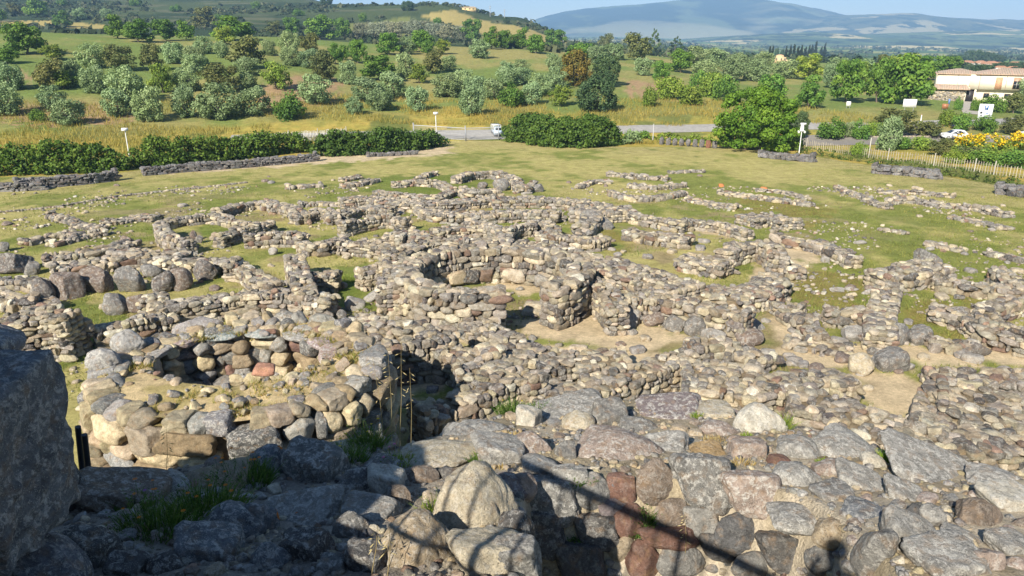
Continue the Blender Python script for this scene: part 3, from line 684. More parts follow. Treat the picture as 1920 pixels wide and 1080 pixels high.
hedge('bushy green hedge right of the floodlight pole, above the long terrace wall', [(243,318),(330,313),(430,303),(520,293),(600,284)], 3.9, 3.4, MIDG, seed=4, h2=3.0)
hedge('dense dark hedge ending at the left of the metal gate', [(592,296),(660,293),(730,289),(800,282),(842,274)], 3.8, 4.0, [(.03, .068, .012), (.06, .11, .016), (.10, .16, .022)], seed=5, h2=2.8, dens=1.1)
hedge('big rounded dark green hedge right of the metal gate', [(938,264),(985,273),(1050,279),(1120,279),(1172,272)], 4.6, 6.0, [(.038, .082, .012), (.075, .135, .017), (.12, .18, .025)], seed=6, dens=1.1)
hedge('small pale green bush at the right end of the big hedge', [(1172,272),(1190,272),(1206,268)], 2.0, 2.0, OLIVE, seed=7, name='shrub')
hedge('low hedge between big hedge and slim pole', [(1172,262),(1200,263),(1220,263)], 1.7, 2.2, GREEN, seed=8)
hedge('low clipped green hedge behind the row of upright stones', [(1226,264),(1270,266),(1345,272)], 1.5, 1.6, LIME, seed=9)
hedge('long low clipped hedge in front of the picket fence', [(1490,287),(1560,297),(1640,309),(1740,324),(1840,342),(1990,366)], 1.15, 1.3, [(.05, .085, .014), (.085, .13, .018), (.13, .12, .05)], seed=10, box=True, size=.12)
hedge('yellow flowering broom shrub nearest the open-door car', [(1795,284),(1830,284),(1864,283)], 2.7, 2.6, LIME, seed=12, name='broom_shrub', flower=(.62, .42, .01))
hedge('yellow flowering broom shrub at the edge, right of the other broom', [(1868,283),(1900,283),(1950,283)], 2.7, 2.6, LIME, seed=13, name='broom_shrub', flower=(.62, .42, .01))
def big_tree():
    p = at(1398, 281); s = ppm(p); rng = np.random.default_rng(77); e = empty('broadleaf_tree', p)
    B = []
    for i in range(80):
        a = rng.random()*6.28; z = rng.uniform(.10, 1); R = (6.1 if z < .5 else 6.1*math.sqrt(max(.04, 1-((z-.42)/.60)**2)))*rng.random()**.38
        q = rng.uniform(.75, 1.35); B.append((1.1+R*math.cos(a), R*.85*math.sin(a), max(1.0, z*9.0-.5), q, q, q*.72))
    B.append((1.1, 0, 4.2, 3.9, 3.4, 3.2))
    b = MB(); b.add(*leaf_cloud(rng, B, 26000, .17, [(.055, .125, .010), (.105, .195, .015), (.18, .27, .024)], .6, shell=.72)); b.build('crown', M_LEAF, e)
    t = MB(); t.tube([(0, 0, -.2), (.1, 0, 1.2), (.5, 0, 3), (1, 0, 6)], [.35, .28, .22, .1], (.10, .08, .06), 8)
    for i in range(5): a = i*1.3; t.tube([(.2, 0, 1.4), (1+1.3*math.cos(a), 1.3*math.sin(a), 3), (1+3.4*math.cos(a), 3.4*math.sin(a), 4.6)], [.18, .12, .05], (.10, .08, .06), 6)
    t.build('trunk', M_BARK, e); tag(e, 'largest bright green spreading tree, behind the hedge beside the speaker pole', 'tree')
big_tree()

# ------------------------------------------------------------------ terrace walls of dark blocks
FLAT = dict(pal=PAL_D, irr=.10, core=(.07, .068, .07), rubble=0, flat=.42, lod='block')
wall('lowest dark dry-stone terrace wall at the left edge of the lawn', [(-30,344),(30,343),(72,341)], .8, .7, .5, **FLAT)
wall('dark dry-stone terrace wall below the left hedge, beside the grassy gap', [(30,336),(100,331),(170,325),(214,320)], 1.05, .7, .5, **FLAT)
wall('long dark dry-stone terrace wall below the bushy hedge', [(269,313),(340,307),(430,301),(520,294),(590,288)], .95, .7, .5, **FLAT)
wall('dark stone terrace wall under the big spreading tree', [(1428,284),(1470,288),(1524,292)], .8, .7, .75, **dict(FLAT, flat=.6))
wall('grey block terrace wall in front of the clipped hedge', [(1642,310),(1700,314),(1756,320)], .9, .7, .7, **dict(FLAT, flat=.6))
wall('grey block terrace wall at the right edge of the lawn', [(1876,346),(1920,352),(1970,358)], .9, .7, .7, **dict(FLAT, flat=.6))
wall('low kerb-like stone wall below the dark hedge by the gate', [(690,287),(740,285),(775,283)], .5, .5, .5, **dict(FLAT, flat=.6))
rng_ = random.Random(8)
for i in range(9):
    q = at(1240+i*12.5, 271+i*.9); b = MB(); V, F = ROCK[3][i]; ta = (.12, .115, .115, .4) if i != 7 else (.20, .09, .06, .1)
    b.add(V*np.array((.38+.04*rng_.random(), .25, .62+.1*rng_.random()))+np.array((0, 0, .5)), F, ta)
    o = b.build('standing_stone', M_STONE, smooth=True); o.location = q
    tag(o, ('reddish' if i == 7 else 'dark grey')+' upright stone, '+ordinal(i)+' from the left by the low clipped hedge', 'standing stone', 'upright stones by the low clipped hedge')

# ------------------------------------------------------------------ poles, gate, fences, signs
WHITE = (.72, .72, .70, 0); GREY = (.30, .31, .32, 0); DGREY = (.06, .06, .065, 0)
def floodlight(px, py, h, label, aim=.4):
    p = at(px, py); e = empty('floodlight', p)
    m = MB(); m.tube([(0, 0, -.1), (0, 0, h)], [.075, .06], WHITE, 8); m.box((0, 0, .02), (.3, .3, .05), GREY); m.build('pole', M_PAINT, e)
    m = MB(); R = rotm(-.5, .0, aim); m.box((0, 0, h+.12), (.75, .42, .24), WHITE, R=R); m.box((0, -.24, h+.05), (.62, .05, .18), (.5, .5, .48, 0), R=R); m.build('lamp_head', M_PAINT, e)
    m = MB(); m.tube([(0, 0, h-.06), (.12, 0, h+.02)], .045, GREY, 6); m.build('bracket', M_PAINT, e)
    return tag(e, label, 'floodlight')
floodlight(243, 296, 3.5, 'white floodlight on a pole standing in front of the left hedge')
floodlight(818, 249, 3.0, 'white floodlight on a pole behind the dark hedge near the gate', .2)
def speaker_pole():
    p = at(1498, 288); e = empty('speaker_pole', p)
    m = MB(); m.tube([(0, 0, -.1), (0, 0, 3.4)], [.07, .055], WHITE, 8); m.build('pole', M_PAINT, e)
    m = MB(); R = rotm(0, .35, .2); m.box((.1, 0, 4.05), (.75, .28, .28), WHITE, R=np.eye(3)); m.build('camera_housing', M_PAINT, e)
    m = MB(); m.tube([(0, 0, 3.1), (0, 0, 3.9)], [.28, .22], WHITE, 10); m.build('column_speaker', M_PAINT, e)
    for sx in (-1, 1):
        m = MB(); V, F = ROCK[3][0]; m.tube([(sx*.4, -.1, 2.95), (sx*.4, .15, 3.05)], [.16, .12], WHITE, 10); m.tube([(0, 0, 3.0), (sx*.36, .05, 3.0)], .03, GREY, 5); m.build('spotlight', M_PAINT, e)
    tag(e, 'tall white pole with camera housing and two spotlights beside the big tree', 'pole')
speaker_pole()
def pole(px, py, h, r, label, col=WHITE, name='pole', cat='pole', cap=None):
    p = at(px, py); m = MB(); m.tube([(0, 0, -.15), (0, 0, h*.5), (0, 0, h)], [r*1.15, r, r*.85], col, 8); m.tube([(0, 0, h), (0, 0, h+.05)], [r*1.2, r*.4], cap or col, 8)
    o = m.build(name, M_PAINT); o.location = p; return tag(o, label, cat)
pole(1224, 264, 2.6, .06, 'slim grey pole between the two low hedges', (.5, .5, .5, 0))
pole(80, 288, 1.7, .05, 'short white stake in the dry grass at the left', name='stake', cat='stake')
pole(1630, 284, 1.9, .07, 'pale wooden post rising above the picket fence', (.5, .48, .42, 0), name='post', cat='post')
pole(1726, 229, 1.3, .09, 'short white marker post beside the road', name='marker_post', cat='post', cap=(.5, .1, .08, 0))
def mast(px, py, h, label):
    p = at(px, py); m = MB(); m.tube([(0, 0, -1), (0, 0, h)], [.35, .2], GREY, 6)
    for k in (.75, .9): m.box((0, 0, h*k), (2.4, .2, .2), GREY)
    o = m.build('utility_pole', M_PAINT); o.location = p; tag(o, label, 'utility pole')
mast(919, 31, 9, 'thin mast on the hilltop beside the yellow buildings'); mast(946, 38, 9, 'tall utility pole on the hilltop, right of the mast'); mast(1056, 86, 9, 'lone utility pole at the foot of the hill')
def gate():
    a = at(776, 258); b_ = at(873, 264); c = at(935, 262); e = empty('metal_gate', b_); G = (.40, .41, .44, 0)
    def run(p, q, nm):
        p = np.array(p-b_); q = np.array(q-b_); m = MB(); L = np.linalg.norm(q-p); n = int(L/.14)
        for i in range(n+1): r = p+(q-p)*i/n; m.tube([r+(0, 0, .1), r+(0, 0, 1.95)], .014, G, 4)
        m.tube([p+(0, 0, .15), q+(0, 0, .15)], .035, G, 5); m.tube([p+(0, 0, 1.0), q+(0, 0, 1.0)], .02, G, 5); m.build(nm, M_PAINT, e)
        m = MB(); m.tube([p+(0, 0, 1.95), q+(0, 0, 1.95)], .05, G, 6); m.build('top_rail', M_PAINT, e)
    run(a, b_, 'bar_panel'); run(b_, c, 'bar_panel')
    for p in (b_, c, a):
        m = MB(); r = np.array(p-b_); m.box(r+(0, 0, 1.1), (.16, .16, 2.3), (.26, .27, .29, 0)); m.box(r+(0, 0, 2.27), (.22, .22, .06), G); m.build('post', M_PAINT, e)
    tag(e, 'grey metal bar gate across the road between the two big hedges', 'gate')
gate()
def pickets(label, pts, h, sp, colr, posts, seed, w=.05):
    rng = random.Random(seed); Q, S = resample([(p.x, p.y, 0) for p in (at(*q) for q in pts)], sp); c = Q[len(Q)//2]; z0 = float(ground_z(c[0], c[1])); e = empty('picket_fence', (c[0], c[1], z0)); m = MB()
    for i in range(len(Q)):
        x, y = Q[i, 0]-c[0], Q[i, 1]-c[1]; z = float(ground_z(Q[i, 0], Q[i, 1]))-z0; v = rng.uniform(.75, 1.2); hh = h*rng.uniform(.88, 1.06)
        m.tube([(x, y, z-.1), (x+rng.gauss(0, .03), y, z+hh-.1), (x+rng.gauss(0, .04), y, z+hh)], [w, w*.9, w*.25], (colr[0]*v, colr[1]*v, colr[2]*v, 0), 5)
    m.build('picket', M_WOOD, e)['kind'] = 'stuff'
    m = MB()
    for zz in (.3, .75): m.tube([(q[0]-c[0], q[1]-c[1]+.05, float(ground_z(q[0], q[1]))-z0+h*zz) for q in Q[::6]], .02, (.30, .26, .20, 0), 4)
    m.build('rail', M_WOOD, e)
    for f in posts:
        q = Q[int(f*(len(Q)-1))]; m = MB(); z = float(ground_z(q[0], q[1]))-z0; m.tube([(q[0]-c[0], q[1]-c[1]-.06, z-.1), (q[0]-c[0], q[1]-c[1]-.06, z+h*1.18)], .07, (.40, .37, .31, 0), 7); m.build('post', M_WOOD, e)
    return tag(e, label, 'picket fence')
pickets('long weathered wooden picket fence behind the clipped hedge', [(1494,277),(1560,285),(1640,297),(1720,306),(1800,318),(1860,327),(1990,344)], 1.3, .36, (.36, .32, .24), (.05, .35, .43, .6, .75, .82, .97), 2, .04)
pickets('pale picket fence in the dry grass behind the left hedge', [(485,266),(540,262),(600,258),(650,254)], 1.2, .22, (.62, .60, .54), (0, .33, .66, 1), 3)
def sign(px, py, w, h, hz, col, label, name='signboard', tilt_=0):
    p = at(px, py); e = empty(name, p, -math.atan2(p.x, p.y)*.8); m = MB(); m.box((0, 0, hz+h/2), (w, .05, h), col); m.box((0, .035, hz+h/2), (w*.96, .03, h*.96), GREY); m.build('panel', M_PAINT, e)
    for sx in (-.32, .32):
        m = MB(); m.tube([(sx*w, .06, -.1), (sx*w, .06, hz+h*.9)], .04, GREY, 6); m.build('leg', M_PAINT, e)
    return tag(e, label, 'sign'), e
sign(1703, 212, 2.3, 1.5, 1.1, (.80, .80, .78, 0), 'blank white signboard on the slope left of the house')
sign(1771, 206, 1.1, 1.0, .2, (.30, .13, .06, 0), 'small rusty brown sign on the verge below the house')
sign(1778, 200, .35, 1.1, .5, (.12, .20, .40, 0), 'narrow blue sign behind the rusty brown one')
sign(1590, 203, .8, .9, .4, (.75, .75, .73, 0), 'small white notice in the grass below the row of trees')
_, e = sign(1842, 238, 2.1, 3.0, .9, (.74, .77, .80, 0), 'white parking sign with blue P beside the road')
m = MB(); BL = (.03, .13, .42, 0)
m.box((.05, -.045, 3.3), (.62, .02, .75), BL); m.build('blue_square', M_PAINT, e)
m = MB(); m.box((-.05, -.06, 3.3), (.10, .02, .55), WHITE); m.box((.06, -.06, 3.54), (.22, .02, .08), WHITE); m.box((.06, -.06, 3.33), (.22, .02, .08), WHITE); m.box((.17, -.06, 3.43), (.09, .02, .28), WHITE); m.build('letter', M_PAINT, e)
m = MB()
for x_, z_, w_, h_, c_ in ((-.6, 2.45, .35, .35, (.04, .04, .04, 0)), (-.55, 2.0, .3, .16, (.04, .04, .04, 0)), (.25, 2.6, .5, .12, BL), (.25, 2.35, .4, .12, BL), (.2, 1.75, .5, .35, (.25, .45, .60, 0)), (-.5, 1.4, .35, .3, (.04, .04, .04, 0))): m.box((x_, -.045, z_), (w_, .02, h_), c_)
m.build('pictogram', M_PAINT, e)

# ------------------------------------------------------------------ vehicles
def car(px, py, rz, label, open_door=True):
    p = at(px, py); e = empty('parked_car', (p.x, p.y, p.z+.09), rz); SIL = (.56, .57, .58, 0)
    prof_ = [(-1.85, .45, .0), (-1.88, .75, 0), (-1.70, .92, 0), (-.95, 1.02, 0), (-.35, 1.42, 1), (.30, 1.52, 1), (1.15, 1.48, 1), (1.62, 1.05, 0), (1.80, .92, 0), (1.82, .45, 0), (1.5, .28, 0), (-1.6, .28, 0)]
    m = MB(); V = []
    for sy in (-1, 1):
        for x, z, up in prof_: V.append((x, sy*(.62 if up else .80), z))
    n = len(prof_); F4 = [(i, (i+1) % n, n+(i+1) % n, n+i) for i in range(n)]
    m.add(V, F4, SIL); m.add(V[:n], [tuple(range(n))[::-1]], SIL); m.add(V[n:], [tuple(range(n))], SIL); m.build('body', M_PAINT, e, smooth=False)
    for sy in (-1, 1):
        for pts in ([(-.82, 1.03), (-.36, 1.36), (.20, 1.42), (.20, 1.03)], [(.28, 1.03), (.28, 1.42), (1.08, 1.40), (1.42, 1.05)]):
            m = MB(); q = [(x, sy*(.80-.18*(z-.95)/.5+.012), z) for x, z in pts]; q2 = [(x, y-sy*.03, z) for x, y, z in q]
            m.add(q+q2, [(0, 1, 2, 3), (4, 5, 6, 7), (0, 1, 5, 4), (1, 2, 6, 5), (2, 3, 7, 6), (3, 0, 4, 7)], DGREY); m.build('window', M_GLASS, e)
    m = MB(); m.add([(-.97, -.68, 1.04), (-.97, .68, 1.04), (-.37, .56, 1.41), (-.37, -.56, 1.41)], [(0, 1, 2, 3)], DGREY); o = m.build('windscreen', M_GLASS, e); o.location = (-.015, 0, .015)
    m = MB(); m.add([(1.20, -.56, 1.46), (1.20, .56, 1.46), (1.60, .64, 1.08), (1.60, -.64, 1.08)], [(0, 1, 2, 3)], DGREY); o = m.build('rear_window', M_GLASS, e); o.location = (.015, 0, .01)
    for x in (-1.2, 1.2):
        for sy in (-1, 1):
            w = MB(); w.tube([(x, sy*.62, .30), (x, sy*.82, .30)], .31, DGREY, 16); wo = w.build('wheel', M_PAINT, e)
            w = MB(); w.tube([(x, sy*.80, .30), (x, sy*.835, .30)], .19, (.5, .5, .5, 0), 12); w.build('rim', M_PAINT, wo)
    for sy in (-1, 1):
        m = MB(); m.box((-1.80, sy*.58, .74), (.16, .30, .16), (.8, .8, .8, 0)); m.build('headlight', M_PAINT, e)
        m = MB(); m.box((1.76, sy*.70, .92), (.14, .16, .34), (.40, .02, .02, 0)); m.build('tail_light', M_PAINT, e)
    for x_ in (-1.87, 1.80): m = MB(); m.box((x_, 0, .50), (.14, 1.5, .22), SIL); m.build('bumper', M_PAINT, e)
    if open_door:
        m = MB(); R = rotm(0, 0, -1.05); m.box((-.78+.27, -1.25, .70), (1.0, .06, .66), SIL, R=R); m.build('door', M_PAINT, e)
        m = MB(); m.box((-.25, -.80, .72), (.95, .03, .62), (.03, .03, .03, 0)); m.build('door_opening', M_PAINT, e)
    tag(e, label, 'car', 'cars in the parking area')
car(1788, 262, -.12, 'silver hatchback with its front door open behind the yellow broom')
car(1934, 260, -.1, 'silver car cut off by the right picture edge', False)
def truck():
    p = at(927, 256); e = empty('small_truck', (p.x+.5, p.y, p.z+.05), .25, (.85, .85, .8)); PB = (.55, .66, .78, 0)
    m = MB(); m.box((0, 0, .75), (1.35, 1.3, .95), PB); m.box((0, .05, 1.5), (1.25, 1.1, .75), PB, taper=.86); m.build('cab', M_PAINT, e)
    m = MB(); m.box((0, -.53, 1.5), (1.02, .05, .50), (.30, .42, .48, 0), R=rotm(-.08, 0, 0)); m.build('windscreen', M_GLASS, e)
    for sx in (-.45, .45): m = MB(); m.tube([(sx, -.64, .62), (sx, -.70, .62)], .13, (.8, .8, .75, 0), 10); m.build('headlight', M_PAINT, e)
    m = MB(); m.box((.15, 1.9, .8), (1.5, 2.4, .5), (.35, .38, .42, 0))
    for x in (-.55, .85):
        for y in (.8, 2.0, 3.0): m.box((x, y, 1.5), (.08, .08, 1.2), WHITE)
    m.box((.15, 1.9, 2.1), (1.5, 2.4, .06), WHITE); m.build('cargo_bed', M_PAINT, e)
    for x in (-.55, .55):
        for y in (.1, 2.2): m = MB(); m.tube([(x-.09, y, .28), (x+.09, y, .28)], .28, DGREY, 12); m.build('wheel', M_PAINT, e)
    m = MB(); m.box((0, -.67, .38), (1.3, .08, .16), DGREY); m.build('bumper', M_PAINT, e)
    tag(e, 'small pale blue truck half hidden behind the big hedge at the gate', 'truck')
truck()

# ------------------------------------------------------------------ house, chapel, town
def gable(m, x0, x1, y0, y1, z, rise, col, over=.4, hip=1.0):
    x0 -= over; x1 += over; y0 -= over; y1 += over; ym = (y0+y1)/2; hx = min(hip*(y1-y0)/2, (x1-x0)/2-.05)
    V = [(x0, y0, z), (x1, y0, z), (x1, y1, z), (x0, y1, z), (x0+hx, ym, z+rise), (x1-hx, ym, z+rise)]
    m.add(V, [(0, 1, 5, 4), (2, 3, 4, 5)], col); m.add(V, [(1, 2, 5), (3, 0, 4)], col)
    m.box(((x0+x1)/2, (y0+y1)/2, z-.09), (x1-x0, y1-y0, .17), (.42, .30, .20, 0))
    n = int((x1-x0)/.45)
    for i in range(n+1):                                   # rows of rounded tiles
        x = x0+(x1-x0)*i/n; k = min(1, (x-x0)/max(hx, .01), (x1-x)/max(hx, .01))
        for yy in (y0, y1): m.tube([(x, yy, z+.03), (x, yy+(ym-yy)*max(k, .04), z+rise*max(k, .04)+.03)], .07, (col[0]*random.Random(i).uniform(.75, 1.2), col[1], col[2], 0), 4)
def house():
    p = at(1815, 191); e = empty('house', p, -math.atan2(p.x, p.y)+.10); CR = (.74, .67, .52, 0); TI = (.42, .32, .245, 0)
    m = MB(); m.box((6.6, 5, 1.1), (12.6, 8, 3.4), CR); m.box((6.9, 4.6, 4.35), (14.2, 9.2, 3.1), CR); m.box((-3.4, 6.0, 3.4), (6.8, 8, 5.0), CR)
    m.box((-.85, 1.6, 1.3), (.35, 3, 3.2), CR); m.box((1.05, 1.6, 1.3), (.35, 3, 3.2), CR); m.box((.1, 1.6, 2.95), (2.3, 3.0, .4), CR); m.build('wall', M_PLASTER, e)
    m = MB(); gable(m, -6.8, 2.0, 2.0, 10.0, 6.0, 1.0, TI); gable(m, 1.0, 14, 0, 9.2, 6.15, 1.15, TI); m.build('roof', M_ROOF, e)
    m = MB(); gable(m, -8.4, -.6, -.6, 2.2, 2.8, .9, TI, .5, .4); m.build('porch_roof', M_ROOF, e)
    b = MB(); rng = random.Random(3); b.box((-4.6, .8, .9), (7.2, 2.4, 3.4), (.42, .36, .25, 0))
    for i in range(150):
        stone(b, rng, 2, (-8.1+7*rng.random(), -.42, -.5+3.0*rng.random()), (.33, .12, .2), rng.gauss(0, .1), .2, PAL_G)
    b.build('stone_cladding', M_STONE, e)
    m = MB(); m.box((.1, .6, 1.2), (1.9, .1, 3.0), (.02, .018, .02, 0)); m.build('door', M_PAINT, e)
    for x, z, w, h in ((8.6, 4.3, 1.2, 2.3),):
        m = MB(); m.box((x, -.04, z), (w+.2, .1, h+.2), (.40, .24, .16, 0)); f = m.build('window', M_PAINT, e); m = MB(); m.box((x, -.11, z-.35), (w, .05, h-.7), DGREY); m.build('pane', M_GLASS, f)
        m = MB(); m.box((x, -.13, z-.3), (.06, .04, h-.7), (.5, .45, .4, 0)); m.box((x, -.13, z-.3), (w, .04, .06), (.5, .45, .4, 0)); m.build('frame', M_PAINT, f)
    for x in (5.2, 11.4): m = MB(); m.box((x, -.04, 4.2), (1.3, .12, 2.6), (.52, .29, .17, 0) if x < 8 else (.16, .09, .06, 0)); m.build('shutter', M_WOOD, e)
    for x in (3.4, 7.4, 11.4):
        m = MB(); m.box((x, .98, 1.45), (1.2, .1, 1.1), (.25, .17, .12, 0)); f = m.build('window', M_PAINT, e); m = MB(); m.box((x, .91, 1.45), (1.0, .05, .9), DGREY); m.build('pane', M_GLASS, f)
    m = MB(); m.box((10.2, -.06, 4.1), (1.0, .06, 2.7), (.55, .66, .72, 0))
    for k in range(8): m.box((10.2, -.10, 3.0+k*.3), (.5, .02, .14), (.30, .50, .66, 0))
    m.build('banner', M_PAINT, e)
    for x in (6.6, 1.5, -2.6): m = MB(); m.tube([(x, -.09 if x > 0 else 1.9, 2.8), (x, -.09 if x > 0 else 1.9, 5.9)], .05, (.3, .2, .14, 0), 6); m.build('drainpipe', M_PAINT, e)
    tag(e, 'two-storey cream house with tiled roof and stone-clad annex at the right', 'house')
house()
def chapel():
    p = at(1461, 118); e = empty('chapel', p, -.3); s = 1/ppm(p); C = (.50, .38, .22, 0)
    m = MB(); w = 22*s; m.box((0, 0, 5*s), (w, w*.8, 11*s), C); m.box((-.62*w, -.1*w, 3*s), (.35*w, .6*w, 6.5*s), C); m.box((.66*w, -.1*w, 3*s), (.4*w, .6*w, 6.5*s), C); m.box((0, 0, 12*s), (w*.72, w*.6, 4*s), C, taper=.8); m.build('wall', M_PLASTER, e)
    m = MB(); m.box((0, 0, 14.6*s), (w*.6, w*.5, 1.4*s), (.40, .25, .15, 0), taper=.4); m.build('roof', M_ROOF, e)
    for x in (-.25, .12, .4): m = MB(); m.box((x*w, -.41*w, 7*s), (1.8*s, .3, 3.6*s), DGREY); m.build('window', M_PAINT, e)
    tag(e, 'small yellow stone chapel standing before the dark cypresses', 'chapel')
chapel()
def far_house(px, py, wpx, hpx, col, roof, label, rz=0):
    p = at(px, py); s = 1/ppm(p); w = wpx*s; h = hpx*s; e = empty('town_house', p, rz); m = MB(); m.box((0, 0, h*.5-.3*h), (w, w*.7, h*1.6), col); m.build('wall', M_PLASTER, e)
    m = MB(); gable(m, -w/2, w/2, -w*.35, w*.35, h*1.02, h*.42, roof, w*.03, .5); m.build('roof', M_ROOF, e)
    for k in (-.28, .05, .3): m = MB(); m.box((k*w, -w*.355, h*.6), (w*.1, w*.02, h*.3), DGREY); m.build('window', M_PAINT, e)
    tag(e, label, 'house', 'houses of the distant town')
rg = random.Random(12); CL = [((.62, .52, .40, 0), 'cream'), ((.55, .38, .28, 0), 'pinkish'), ((.70, .66, .58, 0), 'white'), ((.45, .36, .28, 0), 'tan')]; cnt = {}
for px, py, w in sorted([(1814,122,16),(1826,125,18),(1838,121,14),(1846,126,18),(1858,123,16),(1868,127,20),(1880,124,14),(1890,128,18),(1902,124,16),(1913,128,18),(1850,131,16),(1875,133,18),(1898,135,20)]):
    c, nm = CL[rg.randrange(4)]; cnt[nm] = cnt.get(nm, 0)+1
    far_house(px, py, w, w*.36, c, (.42, .22, .13, 0), ordinal(cnt[nm]-1)+' '+nm+' tile-roofed house from the left in distant town', rg.uniform(-.4, .2))
far_house(1912, 142, 22, 9, (.60, .42, .34, 0), (.45, .18, .11, 0), 'red-roofed house just behind the roof of the cream house')
far_house(880, 20, 26, 5, (.62, .46, .22, 0), (.5, .4, .25, 0), 'long low yellow building on the hilltop'); far_house(905, 22, 22, 4, (.45, .36, .26, 0), (.4, .3, .2, 0), 'small tan building beside the yellow one on the hilltop')

# ------------------------------------------------------------------ grass
def blades(name, n, region, hgt, wid, cols, label, seed, lean=.35):
    """short separate blades of grass over the ground: region(rng, n) gives their x, y"""
    rng = np.random.default_rng(seed); x, y = region(rng, n); n = len(x); z = ground_z(x, y)
    a = rng.random(n)*6.28; h = hgt*(.5+rng.random(n)); w = wid*(.6+.8*rng.random(n))
    l = lean*h[:, None]*rng.normal(size=(n, 2))
    B = np.stack([x, y, z-.02], 1); d = np.stack([np.cos(a)*w, np.sin(a)*w, 0*a], 1)
    tip = B+np.concatenate([l, h[:, None]], 1)
    V = np.stack([B-d, B+d, tip], 1).reshape(-1, 3); C = np.array(cols); t = np.clip(.5*rng.random(n)+.9*(fbm(x*.12, y*.09, seed, 4)-.22), 0, .999)*(len(C)-1); j = t.astype(int); f = (t-j)[:, None]
    T = C[j]*(1-f)+C[np.minimum(j+1, len(C)-1)]*f; T = T*(.75+.5*rng.random((n, 1)))
    b = MB(); b.add(V, np.arange(n*3).reshape(n, 3), np.repeat(np.concatenate([T, np.zeros((n, 1))], 1), 3, 0))
    return tag(b.build(name, M_GRASS), label, 'grass', kind='stuff')
def reg_strip(rng, n):
    u = rng.uniform(-.82, .82, n); fy = np.interp(u, F_U, F_Y); y = fy+3+rng.random(n)**1.3*46; x = u*y
    k = (fbm(x*.12, y*.12, 88, 4) > .40) & ~((u > .30) & (y < 150) & (y > fy+2) & (y < fy+30) & (np.abs(y-128) < 10)) & ~((u > .28) & (y < 124)) & ~((u > -.32) & (np.abs(y-122.5-3*u) < 5.5))
    return x[k], y[k]
blades('grass', 90000, reg_strip, .62, .05, [(.40, .29, .07), (.36, .28, .065), (.27, .25, .06), (.17, .20, .04)], 'tall dry golden grass between the hedges and the orchard', 31)
def reg_lawn(rng, n):
    u = rng.uniform(-.78, .78, n); fy = np.interp(u, F_U, F_Y); y = 24+rng.random(n)**.8*(fy-25); x = u*y
    k = (fbm(x*.3, y*.3, 89, 3) > .38)
    for P in SAND: k &= ~inpoly(x, y, P)
    return x[k], y[k]
blades('grass', 170000, reg_lawn, .085, .022, [(.36, .31, .11), (.28, .27, .075), (.18, .22, .04), (.12, .18, .028)], 'short grass of the lawn among the ruins', 32, .7)

def reg_mid(rng, n):
    u = rng.uniform(-.70, .72, n); y = 24+rng.random(n)*46; x = u*y; k = fbm(x*.45, y*.45, 95, 4) > .50
    for P in SAND: k &= ~inpoly(x, y, P)
    return x[k], y[k]
blades('weeds', 60000, reg_mid, .17, .022, [(.36, .28, .10), (.24, .24, .06), (.15, .20, .035), (.10, .16, .025)], 'tufts of taller grass and weeds growing between the ruined walls', 33, .5)
